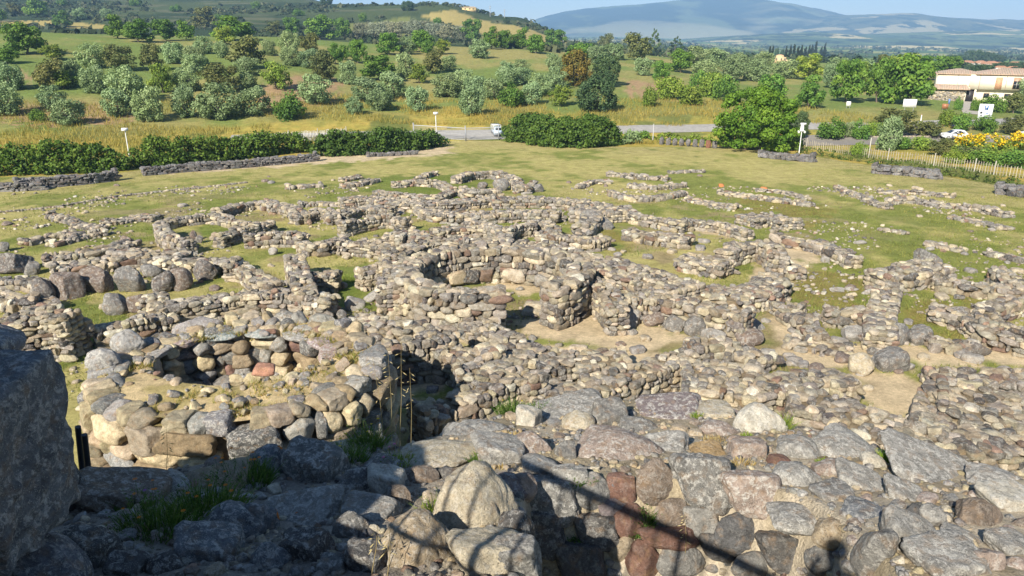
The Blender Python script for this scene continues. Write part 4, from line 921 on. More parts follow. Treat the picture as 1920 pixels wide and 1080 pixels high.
# ------------------------------------------------------------------ the ruined village: every wall its own thing
W = '''
thin line of small stones crossing the lawn at the left|0 396;60 391;110 386;140 380;210 368;300 358;380 350;460 341|.12|.45|.26
short low stone row in the grass at the left|95 398;125 405;150 416;187 421|.55|.9|.42
low rubble heap of pale stones in the left lawn|195 412;215 412;250 402;292 406|.4|1.6|.36
small patch of grey stones at the left lawn edge, back row|45 446;75 438;105 433;136 430|.6|1.2|.5
small patch of grey stones at the left lawn edge, front row|95 451;115 446;136 440|.5|1.0|.45
few flat stones in a row beside the grey patch|135 446;165 438;195 434|.3|1.0|.45
low broad rubble wall near the left edge, before the lawn|85 480;150 474;215 462;245 452|.7|1.4|.5
curved front wall of the small hut with upright stones|300 414;304 428;325 438;352 445|1.3|1.0|.40
back wall of the small hut at the left|300 412;330 404;365 401;402 398|.9|1.0|.45
ragged wall right behind the small left hut|405 392;430 382;483 373;513 378|.9|1.1|.45
short cross wall beside the small left hut|403 401;433 409;463 414|.8|.9|.42
dark-sided wall running back from the small grassy room|407 438;460 421;507 411|1.1|1.0|.45
long grey front wall of the left back room|460 434;505 431;547 430;567 434|1.3|.9|.40
pale corner wall above the left back room|507 378;530 378;547 382;567 397|1.1|1.2|.45
ragged pale wall with gap behind the left rooms|550 399;583 391;612 388;625 400|1.0|1.1|.42
thin back row of stones above the left rooms|563 377;600 374;635 376|.6|.8|.40
broken wall between the two left back rooms|567 448;593 456;627 448;645 440|1.0|1.0|.42
tall cream left side wall of the grassy corridor room|550 464;557 487;566 512;572 530|1.9|1.2|.42
cream front stump of the grassy corridor room|583 507;605 503;628 505|1.4|1.1|.42
wide rubble wall behind the row of great boulders|100 493;160 487;230 478;300 468;345 472|.9|1.6|.5
second rubble wall behind the great boulders, nearer the hut|215 466;270 470;330 482;400 482;442 486|1.0|1.3|.48
cream curved wall at the right end of the boulder row|423 490;450 488;467 495;478 512;513 527|1.3|1.0|.42
pillar-like pale wall end behind the twin boulders|272 553;290 540;298 548;292 575|1.3|.9|.40
long pale wall in front of the boulder circle|297 562;367 553;433 543;500 540;567 540;617 548|1.5|1.2|.42
cream low wall above the left rim of the round tower|180 609;233 599;283 588;322 580|1.2|1.0|.42
tall square wall stump at the left edge|-40 596;0 592;40 588;100 578;130 582|2.3|1.5|.42
low wall of small stones at the left edge, back|-20 520;30 517;62 520;90 534|.8|1.2|.5
low wall of small stones at the left edge, front|-20 545;30 558;62 556|.8|1.2|.5
tumbled stones between stump and great boulders|20 600;60 585;90 575;70 560|.6|1.6|.45
small stone cluster at the back, left of the oval|640 336;660 332;672 330|.35|1.0|.42
short curved stone row at the back lawn, left|643 346;680 340;706 334|.45|1.1|.42
back arc of the low oval enclosure|738 339;780 335;825 338;850 351|.8|1.0|.42
front arc of the low oval enclosure|704 356;760 362;820 366;846 354|.7|1.0|.42
small heap of stones above the low oval enclosure|785 329;803 322;816 319|.6|1.0|.42
short row of stones far back on the left lawn|540 347;570 344;600 342|.5|1.0|.5
back wall of the round hut ruin with one great boulder|855 328;880 321;920 318;955 325;972 336|1.0|1.2|.5
front wall of the round hut ruin with one great boulder|868 347;885 354;910 354;935 352|1.2|1.2|.5
stub of wall leading right from the round hut ruin|965 341;985 350;1000 340|.8|1.0|.5
long rubble band across the middle of the village, left half|640 371;690 366;760 376;850 374;920 367|1.0|1.7|.42
long rubble band across the middle of the village, right half|925 368;1000 366;1060 369;1130 380;1160 394|1.1|1.9|.42
reddish inner wall of the sunken grassy room|640 414;690 402;730 397;762 404|1.3|.9|.40
thick stump at the corner of the sunken grassy room|735 440;748 427;778 424;786 436|1.4|1.5|.42
crooked wall left of the sunken room|640 396;670 386;705 384;735 388|.9|1.2|.42
rubble wall behind the middle grass plot|785 378;805 394;850 400;905 396|.9|1.3|.42
rubble wall right of the middle grass plot|905 396;960 393;1000 392;1045 396|1.0|1.5|.42
low wall in front of the middle grass plot|815 430;860 421;902 423|.9|1.1|.42
dark-walled narrow room in the centre, left wall|880 404;915 414;945 425;948 440|1.3|1.0|.42
dark-walled narrow room in the centre, back wall|945 424;972 414;1000 412|1.3|1.0|.42
wall right of the dark narrow room|1006 412;1040 420;1036 432|1.0|1.1|.42
low crossing wall in front of the dark narrow room|1012 432;1060 440;1110 446;1132 440|1.0|1.2|.42
heap of big stones at the right end of the middle band|1080 392;1100 386;1112 402;1092 420|1.2|1.5|.55
right wall beside the brown earth lane|1172 386;1190 399;1230 406;1285 415|.9|1.4|.42
second wall beside the brown earth lane, nearer|1180 427;1230 436;1288 442|.9|1.6|.42
pale rear wall left of the great round hut|640 446;690 450;726 456;738 470|1.2|1.1|.42
tall right side wall of the grassy corridor room|737 458;742 482;738 505;730 530|2.1|1.4|.42
pale stump at the mouth of the grassy corridor room|674 500;698 495;722 494|1.5|1.1|.42
rubble ridge just behind the great round hut|745 462;790 446;840 440;900 444;955 449|1.6|1.8|.42
broad rubble ridge right of the great round hut|965 450;1040 461;1110 480;1180 502;1290 536|1.5|3.2|.42
wall end on the right of the dark doorway|1112 516;1146 538;1160 562|1.9|1.1|.42
courtyard wall with upright slabs along its foot|1172 547;1250 551;1330 566;1402 582|1.6|1.4|.42
high rubble mass above the right side of the courtyard|1200 520;1280 528;1360 540;1425 532;1452 512|1.3|2.2|.42
long front wall of the courtyard|868 574;905 602;950 622;1000 643;1070 650;1167 650|1.3|1.2|.40
rubble wall between round tower and great hut|660 590;700 604;755 610;800 600|1.5|1.5|.45
back wall of the shaded room beside the tower|727 634;775 628;817 620;842 610|2.1|1.1|.42
pale right wall of the shaded room beside the tower|820 631;893 648;932 640|1.9|1.2|.42
v-shaped wall in front of the shaded room, front arm|785 750;830 734;905 710;966 684|2.2|1.3|.40
v-shaped wall in front of the shaded room, back arm|860 672;897 668;940 662;968 684|2.0|1.3|.40
dark-faced short wall behind the v-shaped wall|967 682;988 694;1008 708|2.0|1.0|.42
long rubble wall in the middle front, curving to the right|1000 727;1057 713;1123 705;1173 690;1240 661;1292 646|1.7|1.4|.40
boulder-footed wall in front of the courtyard|955 664;1040 672;1120 668;1172 664|1.3|1.3|.42
wall of mixed stones before the gravel path|1290 682;1350 684;1430 698;1492 710|1.5|1.7|.42
wall with the narrow dark door slot|1290 703;1350 711;1400 721;1424 716|1.8|1.4|.40
short wall right of the narrow dark door slot|1440 716;1465 694;1490 700|1.8|1.2|.42
broad rubble wall in front of the sandy room|1492 733;1540 737;1590 757;1650 780;1705 792|1.9|2.2|.42
rubble wall between gravel path and sandy room|1500 694;1540 690;1575 690;1590 704|1.3|1.2|.42
thick wall mass at the right edge, facing the sandy room|1772 718;1850 732;1920 745;1990 758|2.0|3.4|.42
dark inner side wall of the sandy room|1768 700;1752 740;1742 785|2.0|1.2|.42
low wall along the front of the gravel path at the right|1752 694;1800 697;1850 696;1940 699|.9|1.6|.45
rubble slope behind the stone arch|1700 792;1760 802;1810 806;1900 800|1.8|2.0|.42
loose rubble wall above the dark door slot|1300 640;1350 634;1400 645;1440 660|1.0|1.5|.45
low ruined hut wall at the back right, rear row|1140 322;1165 322;1190 327;1250 329|.6|.9|.42
low ruined hut wall at the back right, left row|1085 346;1110 336;1140 336|.5|.9|.42
low ruined hut wall at the back right, middle row|1180 343;1230 346;1282 341|.6|.9|.45
low ruined hut wall at the back right, front row|1145 356;1180 366;1230 366;1282 356|.6|1.0|.45
tiny stone row far back by the upright stones|1255 321;1290 319;1318 319|.3|.8|.4
low curved stone row in the lawn beside the orange tufts, front|1350 356;1420 366;1515 378|.45|.9|.45
low curved stone row in the lawn beside the orange tufts, rear|1420 352;1470 357;1512 368|.35|.8|.42
stony scatter row on the lawn below the orange tufts|1290 370;1340 380;1380 385|.35|1.2|.42
far right hut foundation, left row|1570 346;1610 360;1640 375;1668 383|.5|.9|.45
far right hut foundation, rear row|1650 353;1720 355;1788 362|.5|.9|.45
far right hut foundation, front row|1668 372;1700 368;1760 376;1830 383;1892 396|.6|1.0|.5
small stone patch on the right lawn under the foundation|1785 405;1830 412;1890 426|.25|1.3|.45
few stones on the right lawn, upper row|1650 428;1672 431;1694 435|.2|.7|.45
few stones on the right lawn, lower row|1738 455;1770 459;1802 467|.25|.9|.45
tiny stone row at the right edge of the lawn|1855 472;1890 478;1915 484|.3|.8|.45
low grey wall above the dry pale strip|1280 409;1347 416;1402 431|.8|1.2|.42
broad rubble patch on the right of the dry pale strip|1400 406;1447 398;1482 413|.8|2.4|.42
long arc wall enclosing the bare earth hut|1452 434;1493 443;1540 451;1562 461;1602 479|.9|1.0|.48
tall curved wall with dark recess at the bare earth hut|1357 459;1373 454;1423 444;1453 458;1462 474|1.6|1.2|.45
short stub in the bare earth hut|1462 482;1478 490;1496 502|.8|1.0|.45
grey rubble bank left of the bare earth hut|1280 476;1313 481;1362 491|1.0|2.2|.42
wall bending round the path corner|1280 528;1347 534;1407 541;1447 528;1441 513|1.2|1.4|.42
small top stub where the path bends|1455 568;1478 566;1502 571|.7|.9|.42
curved low wall along the right side of the path|1474 574;1506 592;1530 612;1540 626|.8|1.0|.42
short wall inside the right grass enclosure|1553 578;1597 581;1638 581|.9|1.3|.45
straight wall dividing the two right grass enclosures|1667 531;1658 560;1650 594;1655 622|1.1|1.4|.42
high rubble head of the dividing wall|1650 508;1700 501;1758 491|1.2|2.2|.48
back wall of the right-hand enclosure|1760 514;1813 524;1867 528;1908 531|1.0|1.2|.45
short wall bending down at the right edge|1873 500;1893 512;1908 528|1.0|1.1|.45
rubble wall across the right-hand enclosure|1753 571;1793 577;1830 588;1853 610;1890 621;1930 630|.9|1.5|.45
round hut wall cut by the right picture edge, rear arc|1847 564;1880 557;1930 540|1.3|1.1|.42
round hut wall cut by the right picture edge, front arc|1848 574;1867 597;1913 608;1960 610|1.2|1.1|.42
low wall ending the boulder row by the path|1480 628;1530 636;1592 642|.6|1.0|.45
small wall between the path and the right enclosure|1752 634;1790 636;1828 638|.6|1.0|.45
'''
for ln in W.strip().split('\n'):
    lab, pts, h, th, st = ln.split('|'); pts = [tuple(map(float, p.split())) for p in pts.split(';')]; low = float(h) < .7
    hh = float(h); hh = hh*.88 if hh < 1.9 and pts[0][1] > 430 else hh*.9
    wall(lab, pts, hh, float(th)*.86, float(st)*.86, pal=PAL_G if pts[0][1] < 420 else PAL_V, irr=.5 if low else .34, rubble=.4 if low else .14)

def ring(label, c, rx, ry, h, th, st, a0, a1, name='round_hut', **k):
    n = 40; P = []
    for i in range(n+1):
        a = math.radians(a0+(a1-a0)*i/n); P.append((c[0]+rx*math.cos(a), c[1]+ry*math.sin(a), h))
    return wall(label, None, h, th, st, name=name, cat='hut ruin', world=P, **k)
hc = at(925, 500, 2.0); HUTR = 4.45
ring('great round hut of pale stones with a doorway gap facing the courtyard', (hc.x, hc.y), HUTR, HUTR, 2.1, 1.15, .50, -52, 275, lod=3, irr=.10, rubble=.05)
b = MB(); rr = random.Random(5)
for i in range(9):                                      # the big stones lining the foot of the hut's inner wall
    a = math.radians(22+i*15+rr.uniform(-5, 5)); stone(b, rr, 4, (hc.x+3.75*math.cos(a), hc.y+3.75*math.sin(a), float(ground_z(hc.x, hc.y))+.35), (.52*rr.uniform(.6, 1.2), .3, .46*rr.uniform(.7, 1.2)), a+1.57, .1, PAL_G)
tag(b.build('slab_lining', M_STONE, smooth=True), 'row of large slabs lining the inside foot of the great round hut', 'stone lining')
MID = random.Random(40)
def boulder(px, py, w, h, col, label, lod=3, name='boulder', cat='boulder', surf=None, group=None, seat=.32, mat=None, lich=.6, seed=None, rz=None, dep=.8, tl=.15):
    """a single great stone whose foot rests at picture point (px, py), w by h picture pixels"""
    rng = random.Random(seed if seed is not None else int(px*7+py)); p = at(px, py, 0, surf); s = ppm(p); dx = w/2/s; dz = h/2/s*1.04; dy = min(dx, dz*1.6)*dep
    L = ROCK[lod]; V, F = L[rng.randrange(len(L))]; R = rotm(rng.gauss(0, tl), rng.gauss(0, tl), rng.uniform(-.3, .3) if rz is None else rz)
    b = MB(); b.add((V*np.array((dx, dy, dz))) @ R.T+np.array((0, dy*.6, dz*(1-seat))), F, (*col, lich)); o = b.build(name, mat or M_STONE, smooth=38); o.location = p
    return tag(o, label, cat, group)
GB = (.20, .19, .175); DB = (.14, .125, .115); RB = (.25, .18, .15); CB = (.48, .41, .29); LG = (.33, .31, .28); BB = (.19, .15, .125)
for px, py, w, h, c, l in [
 (20,512,66,44,DB,'broad dark boulder at the left edge, behind the row'),(58,516,32,34,GB,'tilted grey boulder beside the broad dark one at the left edge'),
 (80,566,46,58,DB,'dark round boulder, leftmost of the great boulder row'),(122,560,58,62,BB,'dark brown boulder, second of the great boulder row'),(176,548,64,54,BB,'wide brown boulder, third of the great boulder row'),
 (242,548,52,60,GB,'tall grey boulder standing apart in the great boulder row'),(281,520,46,30,GB,'low grey boulder behind the boulder circle'),(302,550,40,56,DB,'dark boulder at the left of the boulder circle'),
 (336,544,48,54,BB,'brown-grey boulder in the middle of the boulder circle'),(383,526,50,50,DB,'large dark boulder at the right of the boulder circle'),
 (212,590,58,46,GB,'broad grey boulder, left of the twin boulders by the pale pillar'),(255,586,34,42,BB,'small dark brown boulder, right of the twin boulders by the pale pillar'),
 (362,452,14,26,BB,'brownish upright stone at the door of the small left hut'),(372,456,16,18,GB,'small round stone at the door of the small left hut'),
 (5,472,26,24,GB,'grey boulder lying alone on the lawn at the left edge'),
 (236,466,26,28,BB,'brownish boulder at the end of the low left rubble wall'),(215,470,24,22,GB,'grey boulder next to the brownish one on the low left wall'),
 (940,358,34,30,GB,'great grey boulder inside the far round hut ruin'),(1009,360,22,18,GB,'grey boulder right of the far round hut ruin'),(905,354,22,16,DB,'dark stone in the mouth of the far round hut ruin'),
 (736,392,12,20,CB,'pale upright stone in the left middle band'),(850,386,15,18,DB,'dark upright slab in the middle rubble band'),(990,386,44,18,RB,'reddish flat boulder in the middle rubble band'),
 (1118,430,72,32,GB,'massive rounded grey boulder at the right of the village centre'),(1104,408,30,24,GB,'grey boulder perched behind the massive rounded one'),(1152,402,24,16,BB,'brown stone at the right end of the middle band'),
 (1185,612,32,50,LG,'upright grey slab, leftmost along the courtyard wall'),(1225,612,46,38,BB,'brownish block, second along the courtyard wall'),(1266,620,40,38,GB,'grey block, third along the courtyard wall'),(1304,630,44,46,GB,'large grey block, fourth along the courtyard wall'),
 (1342,608,42,36,LG,'round pale grey boulder above the courtyard blocks'),(1397,618,94,34,GB,'long flat grey boulder beside the path'),(1340,645,48,30,LG,'pale grey boulder below the long flat one'),(1408,648,60,36,BB,'brownish boulder under the long flat one beside the path'),
 (1560,482,30,30,GB,'grey boulder on the arc wall of the bare earth hut'),(1584,486,38,24,DB,'dark wide boulder ending the arc wall'),(1550,492,20,14,LG,'small pale stone in front of the arc wall end'),
 (1745,504,62,36,GB,'massive grey boulder on the head of the dividing wall'),(1604,640,46,30,LG,'pale bluish boulder, leftmost of the great row by the path'),(1640,648,62,30,BB,'brown low boulder, second of the great row by the path'),
 (1686,646,62,48,GB,'tallest grey boulder of the great row by the path'),(1728,646,52,38,GB,'grey boulder, rightmost of the great row by the path'),(1530,638,34,24,CB,'cream boulder left of the great row by the path'),
 (1618,702,50,50,CB,'cream pointed boulder between path and sandy room'),(1676,696,68,46,GB,'rounded grey boulder between path and sandy room'),(1640,666,26,16,GB,'small grey boulder by the gravel path edge'),
 (950,672,52,46,BB,'brown-grey boulder at the foot of the courtyard front wall'),(986,668,46,34,GB,'round grey boulder beside the brown-grey one at the courtyard front wall'),(1040,690,44,40,BB,'brown boulder in the middle front wall'),(1065,700,42,34,DB,'dark round boulder in the middle front wall'),(1092,692,30,40,GB,'upright grey slab in the middle front wall'),
 (880,622,24,40,GB,'upright grey slab by the corner of the courtyard wall'),(897,630,30,44,LG,'upright pale slab by the corner of the courtyard wall'),
 (1480,602,14,10,GB,'small grey stone at the turn of the path'),(1537,600,22,14,LG,'pale round stone in the right grass enclosure'),(1800,562,18,12,GB,'single grey stone in the right-hand enclosure'),(1770,600,36,24,GB,'grey boulder at the start of the right cross wall'),
 (1360,648,20,14,RB,'reddish stone in the wall above the dark slot'),(700,566,44,26,LG,'pale lichened boulder between corridor room and great hut'),(664,582,40,28,LG,'pale round boulder on the rubble behind the tower'),(735,555,50,24,LG,'flat pale boulder at the mouth of the corridor'),
 (742,600,44,34,CB,'cream boulder at the left foot of the great hut'),(640,600,22,24,GB,'grey boulder on the rubble right behind the tower'),
 (1745,470,16,8,LG,'flat slab in the right lawn above the dividing wall'),(1614,458,26,9,LG,'pale flat slab alone on the right lawn'),(1572,548,34,10,LG,'pale flat slab in the right grass enclosure'),(1598,545,28,9,LG,'thin pale slab, next to the first one, in the right enclosure'),(1630,552,30,12,LG,'broad pale slab by the dividing wall'),(1597,556,20,9,CB,'small cream slab in the right enclosure'),(1495,545,16,6,CB,'small cream slab by the bare earth path'),(1516,546,14,6,LG,'tiny grey slab near the bare earth path'),
 (512,478,22,18,LG,'round flat-topped stone in the left middle grass room'),(365,585,26,14,LG,'flat pale slab inside the boulder circle')]:
    boulder(px, py, w*.93, h*.93, c, l, lod=4 if w > 30 else 3, tl=.28, seat=.42)
for px, py, w, h, nm in ((1352,350,10,7,'left'),(1432,356,13,7,'right')):
    p = at(px, py); b = MB(); V, F = ROCK[3][7]; s = ppm(p); b.add(V*np.array((w/2/s, .3, h/2/s))+np.array((0, 0, .1)), F, (.55, .22, .08, 0)); o = b.build('brick_lump', M_STONE, smooth=True); o.location = p
    tag(o, 'orange lump lying on the lawn, '+nm+' of the two', 'brick lump', 'orange lumps on the lawn')
b = MB()
for dx, dy, sx, z, sz in ((0, 0, .95, .12, .16), (.05, .45, .85, .34, .15)): 
    V, F = ROCK['block'][2]; p = at(1012, 590); b.add(V*np.array((sx, .35, sz))+np.array(p)+np.array((dx, dy, z)), F, (.42, .36, .26, .3))
tag(b.build('stone_step', M_STONE, smooth=True), 'two worn stone steps at the doorway of the great round hut', 'steps')
def loose():
    rng = random.Random(91); k = 0; spots = []
    while k < 170:
        px = rng.uniform(0, 1920); py = rng.uniform(325, 740)
        p = at(px, py)
        if p.y > fence_y(p.x, p.y)-6 or (px < 760 and py > 590) or float(fbm(np.array(p.x*.12), np.array(p.y*.12), 14, 3)) < .46: continue
        spots.append((p, px, py)); k += 1
    zones = {}
    for p, px, py in spots:
        row = 'on the far lawn' if py < 400 else 'among the back ruins' if py < 480 else 'among the middle ruins' if py < 580 else 'among the front ruins'
        side = 'at the left' if px < 640 else 'in the centre' if px < 1280 else 'at the right'
        c, cn = rng.choice([((.45, .38, .27), 'cream'), ((.27, .25, .23), 'grey'), ((.34, .31, .27), 'pale grey'), ((.22, .17, .14), 'brown')])
        zones.setdefault((row, side, cn), []).append((px, p, c))
    for (row, side, cn), L in zones.items():
        L.sort(key=lambda q: q[0])
        for i, (px, p, c) in enumerate(L):
            f = rng.uniform(.16, .36); b = MB(); V, F = rng.choice(ROCK[3]); b.add(V*np.array((f*1.2, f, f*.6))+np.array((0, 0, f*.22)), F, (*c, .4)); o = b.build('loose_stone', M_STONE, smooth=True); o.location = p; o.rotation_euler.z = rng.random()*6
            tag(o, (ordinal(i)+' ' if len(L) > 1 else 'lone ')+cn+' loose stone from the left '+row+' '+side, 'loose stone', 'loose stones '+row)
loose()
def reg_rub(rng, n):
    u = rng.uniform(-.74, .74, n); y = 22+rng.random(n)**.8*52; x = u*y
    k = fbm(x*.22, y*.22, 15, 4)+.04*(y < 45) > .54
    for P in SAND+LUSH: k &= ~inpoly(x, y, P)
    return x[k], y[k]
def rubble():
    rng = np.random.default_rng(6); x, y = reg_rub(rng, 13000); z = ground_z(x, y); r = random.Random(6); b = MB()
    for i in range(len(x)):
        f = .04+.13*rng.random()**2.5; stone(b, r, 2, (x[i], y[i], z[i]+f*.2), (f*1.2, f, f*.7), r.random()*6.3, .3, PAL_V)
    tag(b.build('rubble', M_STONE), 'small pale stone chips strewn over the ground between the ruined walls', 'rubble', kind='stuff')
rubble()

# ------------------------------------------------------------------ the round tower at the left
def tower():
    H = 4.2; c = at(452, 679, H); cx, cy = c.x, c.y; gz = float(ground_z(cx, cy)); e = empty('round_tower', (cx, cy, gz)); rr = random.Random(21)
    RX, RY = 3.7, 3.0; hx, hy, hr, hq = cx-.25, cy+.58, 2.25, 1.5
    def loop(x, y, a, b_, h, n=48): return [(x+a*math.cos(2*math.pi*i/n), y+b_*math.sin(2*math.pi*i/n), h) for i in range(n+1)]
    b = MB(); P = [(x, y, h+.08*math.sin(math.atan2(y-cy, x-cx))) for x, y, h in loop(cx, cy, RX, RY, H)]
    wall_mesh(b, P, .9, .62, 333, pal=PAL_T, irr=.05, lod=4, rubble=0, flat=.80, base=gz, topfill=False, core=(.20, .165, .115), neat=.3)
    k = 0.
    while k < 47.5:
        f = rr.uniform(.85, 1.5); x, y, h = P[int(k)]; x2, y2, _ = P[int(k)+1]; stone(b, rr, 4, (x, y, gz+h-.16), (.27*f, .42, .24), math.atan2(y2-y, x2-x), .06, PAL_T); k += 1.02*f
    o = b.build('outer_wall', M_ROCK, e, (0, 0, 0), 40); o.matrix_parent_inverse = Matrix.Translation((-cx, -cy, -gz))
    b = MB(); wall_mesh(b, loop(hx, hy, hr+.3, hq+.3, H-1.4), .7, .55, 334, pal=PAL_T, irr=.02, lod=4, rubble=0, base=gz, core=(.15, .12, .09))
    o = b.build('inner_wall', M_ROCK, e, (0, 0, 0), 40); o.matrix_parent_inverse = Matrix.Translation((-cx, -cy, -gz))
    for i in range(8):                                    # pillars carrying the lintels of the niches
        a = math.radians(-8+i*28); b = MB(); z = gz+H-1.5
        while z < gz+H-.35:
            s = rr.uniform(.18, .30); stone(b, rr, 4, (hx+(hr+.28)*math.cos(a), hy+(hq+.28)*math.sin(a), z+s*.8), (.27+.08*rr.random(), .30, s), a+1.57, .08, PAL_T); z += s*1.75
        o = b.build('pillar', M_ROCK, e, (0, 0, 0), 40); o.matrix_parent_inverse = Matrix.Translation((-cx, -cy, -gz))
    for i in range(7):
        a = math.radians(8+i*27); b = MB(); stone(b, rr, 4, (hx+(hr+.30)*math.cos(a), hy+(hq+.32)*math.sin(a), gz+H-.12), (.50, .30, .12), math.atan2(hq*math.cos(a), -hr*math.sin(a)), .05, PAL_T, (.33*rr.uniform(.6, 1.1), .31*rr.uniform(.7, 1), .28*rr.uniform(.7, 1), 1.0))
        o = b.build('lintel', M_ROCK, e, (0, 0, 0), 40); o.matrix_parent_inverse = Matrix.Translation((-cx, -cy, -gz))
    b = MB(); n = 90; m = 12; V = []; T = []                 # the earthen top between the outer and the inner wall
    for i in range(n):
        a = 2*math.pi*i/n
        for j in range(m):
            f = j/(m-1); ii = .15+.33*max(0, math.sin(a)+.3)/1.3; x = (hx+(hr+ii)*math.cos(a))*(1-f)+(cx+(RX+.1)*math.cos(a))*f; y = (hy+(hq+ii)*math.sin(a))*(1-f)+(cy+(RY+.1)*math.sin(a))*f
            z = gz+H-.10+.22*(float(fbm(np.array(x*1.5), np.array(y*1.5), 3, 3))-.5)+.06*math.sin(a)*f-(.12 if j == 0 else 0); V.append((x, y, z))
            k = float(fbm(np.array(x*.9), np.array(y*.9), 8, 3)); T.append((.50, .39, .22, 0) if k > .45 else (.38, .31, .14, 0))
    I = np.arange(n*m).reshape(n, m); F = np.stack([I, np.roll(I, -1, 0)], -1); F = np.stack([F[:, :-1, 0], F[:, :-1, 1], F[:, 1:, 1], F[:, 1:, 0]], -1).reshape(-1, 4)[:, ::-1]
    b.add(V, F, np.array(T)); V2 = np.array(V)-np.array((0, 0, .25)); b.add(V2, F[:, ::-1], np.array(T))
    o = b.build('earthen_top', M_GROUND, e, (0, 0, 0), True); o.matrix_parent_inverse = Matrix.Translation((-cx, -cy, -gz))
    b = MB()
    for i in range(260):
        a = rr.random()*6.28; f = rr.uniform(.12, .98); x = (hx+hr*math.cos(a))*(1-f)+(cx+RX*math.cos(a))*f; y = (hy+hq*math.sin(a))*(1-f)+(cy+RY*math.sin(a))*f
        s = .03+.15*rr.random()**3; stone(b, rr, 3, (x, y, gz+H-.06+.06*math.sin(a)*f), (s*1.3, s, s*.7), rr.random()*6, .3, PAL_T)
    o = b.build('gravel', M_ROCK, e, (0, 0, 0), 40); o.matrix_parent_inverse = Matrix.Translation((-cx, -cy, -gz)); o['kind'] = 'stuff'
    b = MB(); g = np.random.default_rng(4); V = []; T = []
    for i in range(11000):
        a = g.random()*6.28; f = g.uniform(.1, .98); x = (hx+hr*math.cos(a))*(1-f)+(cx+RX*math.cos(a))*f; y = (hy+hq*math.sin(a))*(1-f)+(cy+RY*math.sin(a))*f
        if float(fbm(np.array(x*1.1), np.array(y*1.1), 61, 3))+.08*math.sin(a) < .45: continue
        z = gz+H-.12+.06*math.sin(a)*f; hgt = g.uniform(.06, .20); q = g.random()*6.28; l = g.normal(size=2)*.08; V += [(x-.012*math.cos(q), y-.012*math.sin(q), z), (x+.012*math.cos(q), y+.012*math.sin(q), z), (x+l[0], y+l[1], z+hgt)]
        T += [((.42, .30, .10, 0), (.30, .26, .07, 0), (.20, .22, .05, 0))[g.integers(3)]]*3
    b.add(V, np.arange(len(V)).reshape(-1, 3), np.array(T)); o = b.build('dry_grass', M_GRASS, e, (0, 0, 0)); o.matrix_parent_inverse = Matrix.Translation((-cx, -cy, -gz)); o['kind'] = 'stuff'
    tag(e, 'ruined round tower with sunken inner chamber and niches at the left', 'tower ruin')
    for x, y, w, h, lb in ((-3.6, .95, .50, .42, 'large grey lichened boulder on the left rim of the round tower, farther back'), (-3.72, -.2, .46, .36, 'grey lichened boulder on the left rim of the round tower, nearer')):
        b = MB(); V, F = ROCK[5][3 if y > 0 else 5]; b.add(V*np.array((w, w*.8, h)), F, (.30, .29, .275, 1.0)); o = b.build('boulder', M_ROCK, smooth=True); o.location = (cx+x, cy+y, gz+H+h*.45); tag(o, lb, 'boulder')
    b = MB(); V, F = ROCK['block'][4]; b.add(V*np.array((.35, .2, .16)), F, (.42, .22, .15, .1)); o = b.build('brick_block', M_ROCK, smooth=True); o.location = (hx+1.0, hy-.95, gz+H-.05); tag(o, 'reddish squared block lying on the inner rim of the round tower', 'block')
tower()

p = at(1563, 716); m = MB(); m.tube([(0, 0, 0), (0, 0, .05)], .26, (.10, .35, .50, 0), 20); m.tube([(0, 0, .05), (0, 0, .07)], .12, (.6, .62, .62, 0), 16); o = m.build('blue_disc', M_PAINT); o.location = p+Vector((0, 0, .1)); o.rotation_euler = (.9, 0, .2)
tag(o, 'small blue disc with pale centre propped against the wall of the sandy room', 'disc')
# ------------------------------------------------------------------ the ruined bastion in the foreground
def plane_z(y): return 8.75-.30*(y-5)
EDGE = [(-900,1010),(-300,960),(150,905),(300,890),(480,853),(560,838),(640,838),(760,838),(850,815),(905,785),(1000,760),(1060,752),(1150,750),(1300,757),(1400,770),(1480,795),(1560,810),(1640,835),(1700,855),(1800,885),(1900,900),(2300,960),(2900,1010)]
_e = []
for a, c in EDGE:
    u, t = ray(a, c); _e.append((u, 2.75/(-t-.30)))
E_U = np.array([q[0] for q in _e]); E_Y = np.array([q[1] for q in _e])
def bank_in(x, y):
    z = plane_z(y); u = x/np.maximum(y, 1.5)
    yf = 7.62-1.1*sstep(.30, .56, u)-2.6*sstep(.44, .74, u)
    face = 8.0+1.75*(y-yf)+.25*(fbm(x*1.5, y*1.5, 66, 3)-.5)
    k = sstep(.012, .05, u)
    z2 = np.maximum(np.minimum(z, face), 5.2)
    return z*(1-k)+z2*k+.22*(fbm(x*.8, y*.8, 44, 3)-.5)
def bank_z(x, y):
    x = np.asarray(x, float); y = np.asarray(y, float); u = x/np.maximum(y, 1.5); ed = np.interp(u, E_U, E_Y)
    return np.where(y < ed, bank_in(x, y), -50.)
